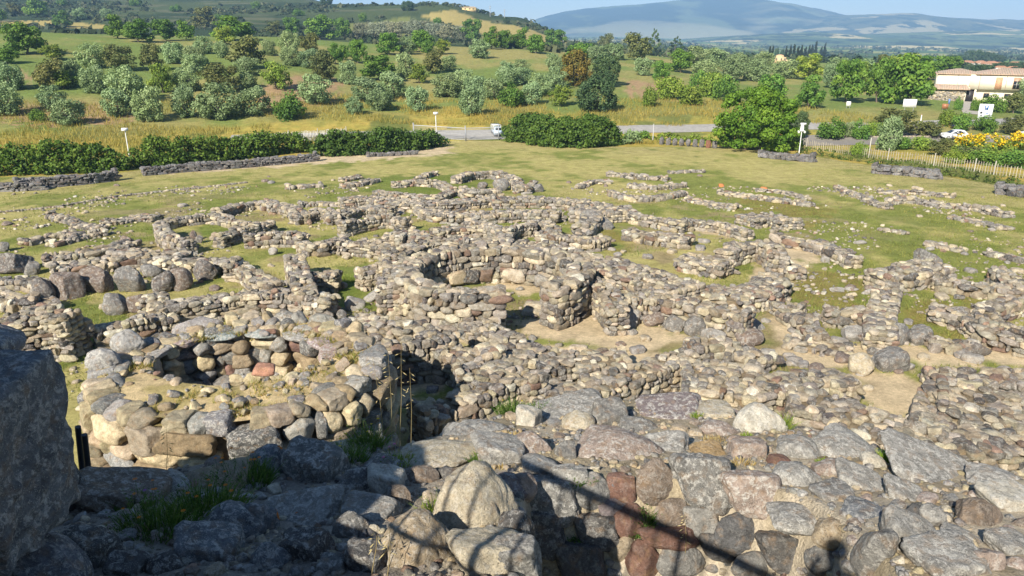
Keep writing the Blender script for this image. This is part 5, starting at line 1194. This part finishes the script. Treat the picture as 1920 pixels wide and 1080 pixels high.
def make_bank():
    us = np.concatenate([np.linspace(-2.6, -.9, 24), np.linspace(-.88, .88, 330), np.linspace(.9, 2.6, 24)]); vs = np.linspace(0, 1, 170)
    U, Vv = np.meshgrid(us, vs); ED = np.interp(U, E_U, E_Y); Y = 2.2+(ED-2.2)*Vv; X = U*Y; Z = bank_in(X, Y)
    skirt = []
    for k in range(1, 9):                                  # the outer face of the bastion going down to the village
        f = k/8; yy = ED[-1]+.9*f+.15*np.sin(us*40+k); skirt.append(np.stack([us*yy, yy, Z[-1]*(1-f)-.5*f], -1))
    P = np.concatenate([np.stack([X, Y, Z], -1), np.array(skirt)]); n, m = P.shape[:2]; I = np.arange(n*m).reshape(n, m)
    F = np.stack([I[:-1, :-1], I[:-1, 1:], I[1:, 1:], I[1:, :-1]], -1).reshape(-1, 4)
    k = fbm(P[..., 0]*1.3, P[..., 1]*1.3, 12, 4); T = np.array((.42, .36, .27))+(np.array((.30, .25, .17))-np.array((.42, .36, .27)))*sstep(.4, .62, k)[..., None]
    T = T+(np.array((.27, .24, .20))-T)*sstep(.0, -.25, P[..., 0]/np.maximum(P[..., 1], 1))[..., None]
    b = MB(); b.add(P.reshape(-1, 3), F, np.concatenate([T, 0*T[..., :1]], -1).reshape(-1, 4))
    tag(b.build('bastion', M_GROUND, smooth=True), 'earth and mortar core of the ruined bastion under the foreground boulders', 'bastion', kind='thing')
make_bank()
gB = (.22, .215, .205); gL = (.33, .32, .30); gD = (.12, .115, .112); bl = (.20, .21, .225); tan = (.38, .31, .22); crm = (.52, .46, .35); rust = (.20, .115, .09); pk = (.36, .29, .25); wht = (.56, .53, .46); brn = (.23, .185, .15); pur = (.22, .185, .19); och = (.42, .30, .16); slt = (.13, .13, .135)
# picture centre x, y, width, height, colour, lichen, words
FG = [
(820,848,158,70,crm,.7,'large long cream boulder with an ochre broken end, above the leaning slab'),(935,848,95,60,gL,.9,'grey lichened boulder right of the long cream one'),(993,836,76,54,pk,.8,'pinkish grey rounded boulder left of the great round boulder'),
(990,790,44,46,wht,.4,'upright cream stone at the back edge of the bastion'),(900,802,88,40,gL,.9,'grey slab at the back edge, left of the upright cream stone'),(1077,768,120,40,gL,1,'long flat grey slab lying along the back edge'),
(1140,782,62,50,gB,.5,'grey-brown angular boulder behind the great round boulder'),(1083,797,52,46,crm,.6,'cream lumpy boulder in front of the long flat slab'),(1155,839,148,78,pk,.8,'great rounded pinkish boulder in the middle of the bastion'),
(1255,765,104,46,pur,1,'purplish lichened slab at the back edge'),(1198,800,62,34,gB,.7,'low grey boulder behind the great round boulder, on its right'),(1063,850,36,38,gB,.4,'small smooth grey stone left of the great round boulder'),
(1423,796,84,78,wht,.9,'white lichened boulder standing at the back edge'),(1335,771,78,40,crm,.8,'cream grey slab left of the white lichened boulder'),(1350,806,72,42,pk,.8,'flat pinkish boulder below the cream grey slab'),
(1318,898,104,92,gB,.8,'large angular grey block in the top of the mortared wall'),(1400,846,58,50,pk,.6,'brownish boulder below the white lichened boulder'),(1410,921,108,74,pk,.9,'round lichened boulder with a rusty lower edge'),
(1597,843,130,62,gL,1,'broad tilted grey slab at the right back edge'),(1740,878,165,78,gL,1,'long tilted pale grey slab at the right'),(1500,842,88,56,gL,.8,'flat grey boulder right of the brownish one'),
(1637,868,44,32,wht,.2,'small white pitted stone between the two tilted slabs'),(1493,894,88,56,gL,.9,'flat grey lichened stone behind the round lichened boulder'),(1605,902,82,50,gL,.7,'grey stone below the broad tilted slab'),
(1457,866,42,26,rust,.1,'small reddish flat stone below the white boulder'),(1327,846,56,28,och,.2,'ochre flat stone above the angular grey block'),(1500,966,120,62,gL,1,'wide flat lichened stone set in the mortared wall top'),
(1468,1032,84,66,gD,.2,'dark grey many-sided stone set in mortar at the bottom'),(1625,958,86,36,bl,.8,'bluish flat stone right of the wide lichened one'),(1692,1010,92,80,gL,.6,'slanting grey wedge-shaped boulder at the bottom right'),
(1640,1034,52,96,gB,.5,'upright grey stone beside the slanting wedge'),(1768,1050,126,78,gL,.9,'large grey lichened boulder at the bottom edge, right'),(1832,966,74,64,brn,.2,'rough rust-brown boulder at the right'),
(1882,936,88,56,wht,1,'pale speckled boulder near the right edge'),(1802,1008,76,42,gL,.6,'low grey boulder below the rust-brown one'),(1886,1022,72,48,gL,.8,'round grey boulder at the right edge'),
(1846,1056,52,50,pk,.5,'pinkish round boulder at the bottom right corner'),(1715,968,30,42,slt,.1,'dark small slab left of the rust-brown boulder'),(1744,974,38,46,gL,.5,'narrow grey stone left of the rust-brown boulder'),
(1165,912,48,50,rust,.15,'dark red round stone in the mortared wall, upper'),(1230,898,70,80,brn,.35,'grey-brown pear-shaped stone in the mortared wall'),(1150,956,50,46,pur,.2,'purple-brown stone under the dark red round one'),
(1184,973,66,62,rust,.1,'red-brown block in the mortared wall'),(1115,990,80,58,gD,.4,'dark grey rough stone left of the red-brown block'),(1255,958,54,50,brn,.3,'grey-tan stone under the pear-shaped one'),
(1313,975,66,56,gL,.1,'smooth pale grey round stone in the mortared wall'),(1388,995,88,72,slt,.15,'dark slate stone set in mortar'),(1248,1002,106,36,rust,.1,'long reddish stone low in the mortared wall'),
(1163,1025,42,44,tan,.1,'small tan stone low in the mortared wall'),(1206,1046,58,70,rust,.1,'red rough stone at the bottom of the mortared wall'),(1276,1046,80,68,gB,.3,'grey stone at the bottom of the mortared wall'),
(1346,1020,70,46,gD,.1,'dark grey stone below the smooth pale one'),(1415,1058,78,50,gB,.1,'grey stone at the bottom edge left of the many-sided one'),(1030,932,98,76,gB,.8,'dark boulder at the lip of the hollow'),
(980,915,46,52,pk,.3,'pinkish rough stone left of the hollow'),(1012,992,86,76,gD,.4,'dark boulder inside the hollow, left side'),(1112,916,64,64,gB,.4,'grey boulder under the great round one, by the hollow'),
(1085,1050,90,70,gD,.2,'dark stone deep in the hollow'),
(891,952,142,136,crm,.45,'big cream granite slab with a pointed top'),(915,1042,132,82,crm,.5,'rounded cream boulder at the bottom edge below the pointed slab'),(783,1027,132,116,tan,.5,'big tan-grey boulder left of the pointed slab'),
(694,958,88,50,gL,.7,'pale grey boulder behind the big tan-grey one'),(747,936,50,54,brn,.5,'brownish grey stone beside the pale grey boulder'),(724,908,64,56,wht,1,'whitish lichened rough boulder'),
(670,905,62,56,gB,.9,'grey boulder left of the whitish lichened one'),(590,882,94,88,gB,1,'square grey boulder with white speckles'),(510,872,88,74,bl,.9,'bluish boulder with orange lichen spots'),
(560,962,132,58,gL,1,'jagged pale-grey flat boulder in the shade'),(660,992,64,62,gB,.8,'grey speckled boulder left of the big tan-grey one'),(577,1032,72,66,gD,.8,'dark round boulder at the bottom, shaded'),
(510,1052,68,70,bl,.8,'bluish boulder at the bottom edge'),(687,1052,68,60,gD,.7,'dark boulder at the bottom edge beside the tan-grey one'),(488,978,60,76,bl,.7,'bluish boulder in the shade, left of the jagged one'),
(655,826,88,42,crm,.4,'tan stone at the far edge beside the weeds'),(790,893,58,38,brn,.4,'small brown stone above the pointed slab'),(842,890,38,28,gD,.3,'small dark stone above the pointed slab'),
(950,914,88,56,pur,.6,'purplish stone right of the pointed slab'),(235,922,152,82,brn,.7,'broad flat brown boulder in the shade at the left'),(312,905,82,48,gL,1,'pale lichened boulder behind the broad brown one'),
(402,900,108,44,tan,.2,'long tan stone behind the flowering weeds'),(435,985,112,88,bl,.9,'large blue-grey boulder right of the flowering weeds'),(390,1030,108,78,bl,.8,'blue-grey boulder at the bottom, below the weeds'),
(312,1058,70,48,gD,.7,'dark low boulder at the bottom edge, left'),(165,1040,86,80,gD,.7,'dark boulder beside the great shaded block'),(134,872,64,150,gD,.5,'enlarged dark stone standing in for the shaded gap beside the great block'),  # last stone enlarged and dark in place of the gap's shade
(240,1062,64,44,gD,.6,'low dark stone at the bottom edge, far left'),(620,1062,50,34,gB,.7,'small grey stone at the bottom edge'),(1545,1050,60,50,gB,.3,'dark stone at the bottom edge under the head shadow'),
(1560,1000,66,54,tan,.3,'ochre-grey stone above the head shadow'),(1250,835,70,40,gL,.9,'pale boulder right of the great round boulder'),(1560,880,60,40,pk,.8,'pinkish stone between grey slabs'),(1690,925,70,42,gL,.9,'flat grey stone below the long tilted slab'),
(1860,895,90,44,gL,1,'grey slab at the right back edge'),(1560,925,70,40,gB,.8,'grey stone right of the wide lichened one'),(720,870,70,40,gB,.8,'dark grey stone among the weeds at the back'),(640,862,60,34,gB,.8,'low grey stone beside the flowering weeds at the back'),
(966,990,70,64,gD,.6,'dark boulder at the left lip of the hollow, upper'),(972,1050,72,76,gB,.6,'grey boulder at the left lip of the hollow, at the bottom edge'),(1010,880,60,44,gL,.8,'pale grey stone above the hollow'),(1070,893,60,42,gL,.8,'round pale stone above the hollow, right'),(860,812,60,30,gL,.7,'low pale stone behind the long cream boulder')]
FR = random.Random(17); FGP = []
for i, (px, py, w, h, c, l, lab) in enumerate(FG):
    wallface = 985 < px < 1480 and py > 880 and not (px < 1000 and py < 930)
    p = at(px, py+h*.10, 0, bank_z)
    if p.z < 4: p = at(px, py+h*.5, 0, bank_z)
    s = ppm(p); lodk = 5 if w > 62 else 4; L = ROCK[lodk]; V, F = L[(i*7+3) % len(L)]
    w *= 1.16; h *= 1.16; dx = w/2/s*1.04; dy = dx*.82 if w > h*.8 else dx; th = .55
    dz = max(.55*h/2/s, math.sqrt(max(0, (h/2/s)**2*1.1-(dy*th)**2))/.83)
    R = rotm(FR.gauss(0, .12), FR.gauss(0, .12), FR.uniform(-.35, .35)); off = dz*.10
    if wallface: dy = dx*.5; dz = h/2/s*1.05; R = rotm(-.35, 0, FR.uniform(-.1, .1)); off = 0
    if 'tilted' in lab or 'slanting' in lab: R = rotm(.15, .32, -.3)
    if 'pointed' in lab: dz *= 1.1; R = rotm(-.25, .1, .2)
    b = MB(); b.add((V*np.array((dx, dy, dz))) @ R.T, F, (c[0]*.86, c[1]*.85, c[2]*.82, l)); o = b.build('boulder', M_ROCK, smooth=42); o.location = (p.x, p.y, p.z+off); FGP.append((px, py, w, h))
    tag(o, lab, 'boulder', 'boulders on the ruined bastion')
    if 'orange' in lab or 'large blue-grey' in lab or 'jagged' in lab:
        m = MB(); r = random.Random(i)
        for q in range(6 if 'orange' in lab else 3):
            k = r.choice([j for j in range(len(V)) if (V[j] @ R.T)[2] > .25 and (V[j] @ R.T)[1] < .3]); c0 = (V[k]*np.array((dx, dy, dz))) @ R.T
            near = np.argsort(np.linalg.norm(V-V[k], axis=1))[:r.choice((5, 9, 14))]; keep = set(near.tolist()); FF = np.array([f for f in F if all(int(a) in keep for a in f)])
            if len(FF): m.add((V*np.array((dx, dy, dz))*1.012) @ R.T, FF, (.42, .15, .03, 0))
        if m.n: m.build('lichen', M_PLASTER, o)
def filler():
    rng = random.Random(23); n = 0; tries = 0; rows = {}
    while n < 190 and tries < 6000:
        tries += 1; px = rng.uniform(150, 1915); py = rng.uniform(765, 1075); p = at(px, py, 0, bank_z)
        if p.z < 4 or (990 < px < 1480 and py > 905): continue
        w = rng.uniform(18, 46)*(.8 if py < 850 else 1); h = w*rng.uniform(.55, .9)
        if any(abs(px-a) < (w+c)*.38 and abs(py-b_) < (h+d)*.38 for a, b_, c, d in FGP): continue
        FGP.append((px, py, w, h)); n += 1; s = ppm(p); V, F = rng.choice(ROCK[4]); dx = w/2/s; c, cn = rng.choice([(gB, 'grey'), (gL, 'pale grey'), (gL, 'pale grey'), (crm, 'cream'), (pk, 'pinkish'), (brn, 'brown'), (tan, 'tan'), (gD, 'dark')])
        b = MB(); b.add((V*np.array((dx, dx*.85, dx*.62))) @ rotm(rng.gauss(0, .2), rng.gauss(0, .2), rng.random()*6).T, F, (*c, rng.random())); o = b.build('small_stone', M_ROCK, smooth=42); o.location = (p.x, p.y, p.z+dx*.12)
        zone = ('in the shaded left part' if px < 640 else 'around the pointed slab' if px < 985 else 'around the great round boulder' if px < 1290 else 'around the white boulder' if px < 1520 else 'among the tilted right slabs')+(', upper' if py < 890 else ', lower')
        rows.setdefault((zone, cn), []).append((px, o))
    for (zone, cn), L in rows.items():
        L.sort(key=lambda q: q[0])
        for i, (_, o) in enumerate(L): tag(o, (ordinal(i)+' small '+cn+' stone from left ' if len(L) > 1 else 'only small '+cn+' stone ')+zone+' bastion rubble', 'stone', 'small stones on the bastion')
filler()
def pebbles():
    rng = np.random.default_rng(3); r = random.Random(3); b = MB(); k = 0
    while k < 5200:
        u = rng.uniform(-.75, .75); y = rng.uniform(4.3, 12.5); x = u*y; z = float(bank_z(x, y))
        if z < 5: continue
        if .03 < u < .42 and z < plane_z(y)-.12: continue
        f = .008+.045*rng.random()**2.5; stone(b, r, 2, (x, y, z+f*.1), (f*1.3, f, f*.7), r.random()*6, .3, PAL_T if u > -.1 else PAL_G); k += 1
    tag(b.build('gravel', M_ROCK), 'gravel and stone chips filling the gaps between the foreground boulders', 'gravel', kind='stuff')
pebbles()
def face_fill():                                            # small stones of the mortared wall between the large ones
    b = MB(); r = random.Random(9); pts = []
    for k in range(1500):
        px = r.uniform(1000, 1560); py = r.uniform(890, 1180)
        w = r.uniform(12, 34)
        if any(abs(px-a) < (w+c)*.46 and abs(py-b_) < (w*.8+d)*.46 for a, b_, c, d in FGP+pts): continue
        p = at(px, py, 0, bank_z); s = ppm(p); pts.append((px, py, w, w*.8)); dx = w/2/s
        stone(b, r, 4 if w > 20 else 3, p, (dx, dx*.5, dx*.8), r.gauss(0, .2), .3, PAL_T)
    return tag(b.build('rubble', M_ROCK, smooth=42), 'small stones and chips set in the mortar of the foreground wall', 'rubble', kind='stuff')
face_fill()

# ------------------------------------------------------------------ the great shaded block, the keep behind, the railing and the onlooker
def block():
    Y = 4.5; R_ = ROCK['block'][1]
    D, F = rock_protos(6, 1, 41, (4, 5), 0, 0, 30.)[0]; D = D/np.linalg.norm(D, axis=1)[:, None]; g = np.random.default_rng(5)
    pn = np.concatenate([np.eye(3), -np.eye(3), [(.6, -.2, .75), (.2, -.8, .6)]])+g.normal(size=(8, 3))*.035; pn /= np.linalg.norm(pn, axis=1)[:, None]; pd = np.array([.62]*6+[.86, .84])
    r = 1/((np.maximum(D @ pn.T, 1e-3)/pd)**34).sum(1)**(1/34)
    for o_, am in ((2.1, .05), (5, .035), (12, .022), (27, .013), (60, .007)): r = r*(1+am*2*(vnoise(D[:, 0]*o_+D[:, 2]*o_*.7+9, D[:, 1]*o_-D[:, 2]*o_*.6, 3)-.5))
    V = D*r[:, None]; lo = V.min(0); hi = V.max(0); V = (V-(lo+hi)/2)/((hi-lo)/2)
    b = MB(); b.add((V*np.array((.84, .55, .70))) @ rotm(.0, .02, .14).T, F, (.17, .175, .18, .75)); o = b.build('stone_block', M_ROCK, smooth=42); o.location = (-4.20, 4.55, 10.10)
    tag(o, 'great dark shaded stone block filling the left edge of the foreground', 'stone block')
    V, F = ROCK[5][2]; b = MB(); b.add(V*np.array((.78, .5, .5)), F, (.14, .14, .15, .6)); o = b.build('boulder', M_ROCK, smooth=42); o.location = (-4.0, 4.6, 9.0); tag(o, 'dark boulder carrying the great shaded block', 'boulder')
    V, F = ROCK[5][6]; p = at(8, 648, 0, lambda x, y: np.where(y > 6.2, 20., -50.)); b = MB(); b.add(V*np.array((.34, .4, .22)), F, (.20, .205, .22, 1)); o = b.build('boulder', M_ROCK, smooth=42); o.location = (-4.74, 6.0, 10.36); tag(o, 'bluish shaded boulder peeping over the great block at the left edge', 'boulder')
block()
for i, (a, c, q) in enumerate(((146, 800, 905), (158, 815, 912))):
    p = at(q and 150+i*14, q, 0, bank_z); t = at(a, c, 0, lambda x, y, Y=p.y-.1: np.where(y > Y, 40., -50.)); m = MB(); m.tube([p-Vector((0, 0, .4)), t], .032, (.025, .026, .03, 0), 10); o = m.build('metal_post', M_PAINT)
    tag(o, ('left' if i == 0 else 'right')+' one of two dark metal posts in the gap beside the great block', 'metal post')
b = MB()
wall_mesh(b, [(-3.7, 1.0, 3.2), (-4.5, 1.2, 4.0), (-5.3, 1.4, 4.85), (-6.2, 1.8, 5.3), (-7.4, 2.6, 3.9), (-9, 4.2, 2.6), (-12, 7, 1.0)], 1.5, .85, 71, pal=PAL_G, irr=.10, lod=3, rubble=0, base=8.6)
tag(b.build('keep_wall', M_STONE, smooth=True), 'higher wall of the keep behind the viewpoint, outside the picture', 'keep wall', kind='thing')
m = MB(); m.box((0, -2.6, 10.9), (7, 6.0, .9), (.30, .27, .23, 0)); tag(m.build('platform', M_PLASTER), 'stone platform of the keep on which the onlooker stands', 'platform', kind='structure')
def railing():
    e = empty('railing', (-1.5, .9, 11.35)); o = np.array((-1.5, .9, 11.35)); P = [(-3.0, 2.36, 0), (-2.2, 1.62, 0), (-1.4, .88, 0), (-.62, .16, 0), (-.26, -.17, 0)]; P = [np.array(p)-np.array((o[0], o[1], 0)) for p in P]
    for z, r in ((1.12, .065), (.12, .03)): m = MB(); m.tube([p+(0, 0, z) for p in P], r, (.05, .05, .055, 0), 10); m.build('rail', M_PAINT, e)
    for a, b_ in zip(P[:-1], P[1:]):
        for k in range(4):
            q = a+(b_-a)*k/4; m = MB(); m.tube([q+(0, 0, -.1), q+(0, 0, 1.12)], .018 if k else .035, (.05, .05, .055, 0), 8); m.build('baluster', M_PAINT, e)
    tag(e, 'dark metal railing left of the viewpoint that throws bar shadows on the boulders', 'railing')
railing()
def onlooker():
    z0 = 11.43; x0, y0 = -.16, -.20; e = empty('person', (x0, y0, z0))
    J = [((0, 0, .92), .145), ((0, .0, 1.12), .135), ((0, -.01, 1.34), .15), ((0, 0, 1.47), .06), ((0, .02, 1.54), .075), ((0, .03, 1.63), .10), ((0, .03, 1.73), .06)]
    for sx in (-1, 1): J += [((sx*.09, 0, .86), .10), ((sx*.10, .02, .48), .065), ((sx*.11, 0, .09), .048), ((sx*.12, .13, .04), .04), ((sx*.17, -.01, 1.40), .07), ((sx*.24, .02, 1.16), .05), ((sx*.19, .13, 1.30), .04), ((sx*.06, .16, 1.52), .035)]
    E = [(0, 1), (1, 2), (2, 3), (3, 4), (4, 5), (5, 6)]
    for k in (7, 15): E += [(0, k), (k, k+1), (k+1, k+2), (k+2, k+3), (2, k+4), (k+4, k+5), (k+5, k+6), (k+6, k+7)]
    me = bpy.data.meshes.new('body'); me.from_pydata([j[0] for j in J], E, []); o = bpy.data.objects.new('body', me); COL.objects.link(o); o.parent = e
    sk = o.modifiers.new('skin', 'SKIN'); o.modifiers.new('sub', 'SUBSURF').levels = 2; o.modifiers['sub'].render_levels = 2
    for v, j in zip(me.skin_vertices[0].data, J): v.radius = (j[1], j[1])
    me.skin_vertices[0].data[0].use_root = True
    mt, nt, bs = newmat('clothes'); bs.inputs['Base Color'].default_value = (.10, .12, .18, 1); me.materials.append(mt)
    m = MB(); V, F = ROCK[4][0]; D = V/np.linalg.norm(V, axis=1)[:, None]; m.add(D*np.array((.112, .12, .115))+np.array((0, .02, 1.70)), F, (.05, .035, .025, 0)); m.build('hair', M_BARK, e, smooth=True)
    tag(e, 'person in dark clothes raising both hands, standing at the viewpoint', 'person')
onlooker()

# ------------------------------------------------------------------ weeds, flowers and dry stalks between the boulders
def weed(px, py, w, h, label, kind='green', flowers=0, fcol=(.75, .25, .02), seed=1, name='weed', surf=bank_z, n=None):
    rng = np.random.default_rng(seed); p = at(px, py, 0, surf); s = ppm(p); W = w/2/s; H = h/s; b = MB(); V = []; T = []
    cols = {'green': [(.045, .10, .015), (.09, .16, .03), (.15, .20, .05)], 'dry': [(.42, .33, .14), (.34, .24, .09), (.25, .17, .07)], 'lime': [(.12, .20, .02), (.20, .27, .04), (.28, .28, .08)]}[kind]
    n = n or int(60+W*H*2600)
    for i in range(n):                                      # arching blades with leaflets
        a = rng.random()*6.28; r = W*math.sqrt(rng.random()); q = np.array((r*math.cos(a), r*.7*math.sin(a), -.02)); d = np.array((.5*math.cos(a)*r/W+.25*rng.normal(), .5*math.sin(a)*r/W+.25*rng.normal(), 1.)); hh = H*rng.uniform(.35, 1)*(1-.5*r/W)
        sd = np.cross(d, (0.3, 1, 0)); sd = sd/np.linalg.norm(sd)*rng.uniform(.0025, .006); m = q+d*hh*.6; tp = q+d*hh+np.array((d[0], d[1], -.4))*hh*.15
        c = np.array(cols[rng.integers(3)])*rng.uniform(.75, 1.25); k = len(V); V += [q-sd, q+sd, m+sd*.8, m-sd*.8, tp]; T += [(*c, 0)]*5; b.f.setdefault((4, 0), []).append(np.array([[k, k+1, k+2, k+3]])); b.f.setdefault((3, 0), []).append(np.array([[k+3, k+2, k+4]]))
        if kind != 'dry' and rng.random() < .75:
            for j in range(3):
                f = rng.uniform(.3, 1); c0 = q+d*hh*f; l = rng.normal(size=3)*.5; l /= np.linalg.norm(l); l2 = np.cross(l, rng.normal(size=3)); l2 /= np.linalg.norm(l2); L = rng.uniform(.012, .03); k = len(V)
                V += [c0, c0+l*L*.5+l2*L*.3, c0+l*L, c0+l*L*.5-l2*L*.3]; T += [(*c, 0)]*4; b.f.setdefault((4, 0), []).append(np.array([[k, k+1, k+2, k+3]]))
    b.v.append(np.array(V)); b.t.append(np.array(T)); b.n = len(V); o = b.build(name, M_GRASS); o.location = p
    for i in range(flowers):
        f = MB(); a = rng.random()*6.28; r = W*math.sqrt(rng.random()); c0 = np.array((r*math.cos(a), r*.7*math.sin(a), H*rng.uniform(.5, 1.02))); R = rng.uniform(.012, .02)
        for j in range(7):
            t = j*.9; f.add([c0, c0+np.array((R*math.cos(t-.35), R*math.sin(t-.35), R*.35)), c0+np.array((R*1.25*math.cos(t), R*1.25*math.sin(t), R*.2)), c0+np.array((R*math.cos(t+.35), R*math.sin(t+.35), R*.35))], [(0, 1, 2, 3)], (*fcol, 0))
        f.tube([c0-np.array((0, 0, H*.4)), c0], .0018, (.06, .11, .02, 0), 4); f.build('flower', M_GRASS, o)
    return tag(o, label, 'weed')
OR = (.72, .22, .015); YE = (.75, .55, .03); VI = (.30, .10, .40)
for i, a in enumerate((
 (300,1000,150,95,'shaded green weed clump with orange flowers, left of the blue-grey boulder','green',9,OR),(390,965,130,95,'tall shaded weed clump in the middle of the dark corner','green',6,OR),(455,905,110,70,'flowering weed clump by the long tan stone','green',9,OR),(250,950,70,50,'small shaded weed by the broad brown boulder','green',2,VI),
 (640,868,90,60,'green weed with yellow flowers at the far edge, beside the tan stone','green',6,YE),(690,842,60,70,'thin weed by the shadowed moat of the tower','green',5,YE),(745,872,60,40,'low green weed with pink flower beside the long cream boulder','lime',3,(.6,.15,.35)),(820,975,44,80,'upright grassy weed left of the pointed slab','lime',0,OR),
 (800,985,30,30,'small leafy plant at the foot of the pointed slab','green',0,OR),(905,870,40,40,'weed at the right end of the long cream boulder','green',0,OR),(960,775,60,40,'bushy green weed behind the upright cream stone','green',2,YE),(1010,778,50,40,'bushy green weed right of the upright cream stone','green',0,OR),
 (1080,905,50,40,'feathery green weed above the hollow','green',0,OR),(1215,985,34,60,'green creeper in the mortar of the wall','green',0,OR),(1195,1000,40,26,'low green creeper leaves in the mortared wall','green',0,OR),(1305,785,18,22,'small lime weed left of the white boulder','lime',0,OR),
 (1333,808,22,22,'yellow-green rosette on the flat pinkish boulder','lime',0,OR),(1400,820,20,18,'tiny weed under the white boulder','lime',0,OR),(1470,805,16,50,'green grass tuft right of the white boulder','lime',0,OR),(1540,868,18,18,'small lime weed between the grey slabs','lime',0,OR),
 (1663,868,26,46,'tall grass tuft between the two tilted slabs','lime',0,OR),(1740,940,40,16,'mossy tuft below the long tilted slab','dry',0,OR),(1905,870,14,34,'green tuft at the right edge by the arch','lime',0,OR),(1870,895,40,16,'low yellowish moss at the right edge','lime',0,OR),
 (1090,800,70,16,'dry brown grass by the cream lumpy boulder','dry',0,OR),(960,820,60,18,'dry reddish grass left of the pinkish grey boulder','dry',0,OR),(1390,870,50,20,'dry grass below the white boulder','dry',0,OR),(1345,830,60,18,'dry grass by the ochre flat stone','dry',0,OR),(940,880,40,16,'dry tuft under the grey lichened boulder','dry',0,OR),
 (1080,1010,30,20,'tiny weed in the hollow','green',0,OR),(560,1010,40,30,'dry weed in the shade by the dark round boulder','dry',0,OR),(610,960,40,30,'small yellow-flowered weed by the jagged boulder','green',3,YE))):
    weed(a[0], a[1], a[2], a[3], a[4], a[5], a[6], a[7], 100+i)
def stalk(pts_px, label, i):
    p = at(*pts_px[0], 0, bank_z); b = MB(); rng = random.Random(i); top = at(*pts_px[1], 0, lambda x, y: np.where(y > p.y+.02, 40., -50.)); m_ = (p+top)/2+Vector((.02, 0, .02)); S = (.40, .32, .16, 0)
    b.tube([p-Vector((0, 0, .05)), m_, top], [.004, .003, .0015], S, 4)
    for k in range(9):
        f = .55+.45*k/9; c = np.array(p+(top-p)*f); d = np.array((rng.choice((-1, 1))*rng.uniform(.02, .06), rng.gauss(0, .02), -rng.uniform(.01, .05))); b.tube([c, c+d*.6], .001, S, 3); b.tube([c+d*.6, c+d*.9, c+d*1.4], [.002, .006, .001], (.55, .46, .25, 0), 5)
    tag(b.build('dry_stalk', M_GRASS), label, 'stalk')
for i, (q, l) in enumerate((([(748,850),(752,640)], 'tallest dry oat stalk before the tower moat'), ([(735,850),(727,655)], 'dry oat stalk left of the tallest one'), ([(722,842),(698,668)], 'leaning thin dry stalk nearest the tower'), ([(770,850),(768,690)], 'short dry oat stalk right of the tallest one'), ([(694,1080),(708,985)], 'thin dry stalk in the shade beside the tan-grey boulder'), ([(725,1080),(730,995)], 'dry seed stalk standing before the tan-grey boulder'), ([(310,900),(312,800)], 'thin stalk before the tower wall'), ([(1282,1075),(1284,960)], 'dry oat stalk before the mortared wall'))): stalk(q, l, i)
for i, (px, py, w, h, l) in enumerate(((985,790,60,30,'green weeds on the front wall end'),(1465,770,40,60,'tall bright grass in the passage right of the dark slot'),(1225,722,34,20,'green weed at the foot of the middle front wall'),(1262,712,26,26,'yellow-flowered weed at the foot of the middle front wall'),(680,580,30,16,'green weed on the rubble behind the tower'),(1450,560,40,14,'bright grass at the turn of the path'),(655,525,50,20,'lush grass in the corridor room'))):
    weed(px, py, w, h, l, 'lime', 6 if 'yellow' in l else 0, YE, 300+i, surf=ground_z, n=500)
def arch():
    p = at(1850, 872); p = at(1850, 850, .6); b = MB(); s = ppm(p); R = 46/s; n = 9
    e = empty('stone_arch', p, .2)
    for k in range(5):
        a0 = math.pi*(k/5)+.04; a1 = math.pi*((k+1)/5)-.04; V = []
        for a in np.linspace(a0, a1, 5):
            for rr, yy in ((R*.62, -.25), (R, -.25), (R, .25), (R*.62, .25)): V.append((rr*math.cos(a), yy, rr*math.sin(a)))
        F = [(i*4+q, (i+1)*4+q, (i+1)*4+(q+1) % 4, i*4+(q+1) % 4) for i in range(4) for q in range(4)]; m = MB(); m.add(V, F, (.40, .36, .27, .4)); m.add(V[:4], [(0, 1, 2, 3)], (.4, .36, .27, .4)); m.add(V[-4:], [(3, 2, 1, 0)], (.4, .36, .27, .4)); m.build('voussoir', M_STONE, e)
    for sx in (-1, 1): m = MB(); m.box((sx*R*.81, 0, -.35), (R*.38, .5, .75), (.42, .35, .25, .3)); m.build('jamb', M_STONE, e)
    tag(e, 'small weathered stone arch at the right edge before the wall mass', 'arch')
arch()
# ------------------------------------------------------------------ haze
def haze():
    b = MB(); b.box((0, 4200, 130), (17000, 9600, 460), (1, 1, 1, 0)); o = b.build('haze', None)
    o.data.materials.clear(); m = bpy.data.materials.new('haze'); m.use_nodes = True; nt = m.node_tree; nt.nodes.clear()
    v = nt.nodes.new('ShaderNodeVolumePrincipled'); out = nt.nodes.new('ShaderNodeOutputMaterial'); v.inputs['Color'].default_value = (.38, .64, 1, 1); v.inputs['Density'].default_value = HAZE; v.inputs['Anisotropy'].default_value = 0.0
    nt.links.new(v.outputs[0], out.inputs['Volume']); o.data.materials.append(m); tag(o, 'thin blue haze lying over the plain and the far hills', 'haze', kind='stuff')
HAZE = 1.9e-4
haze()
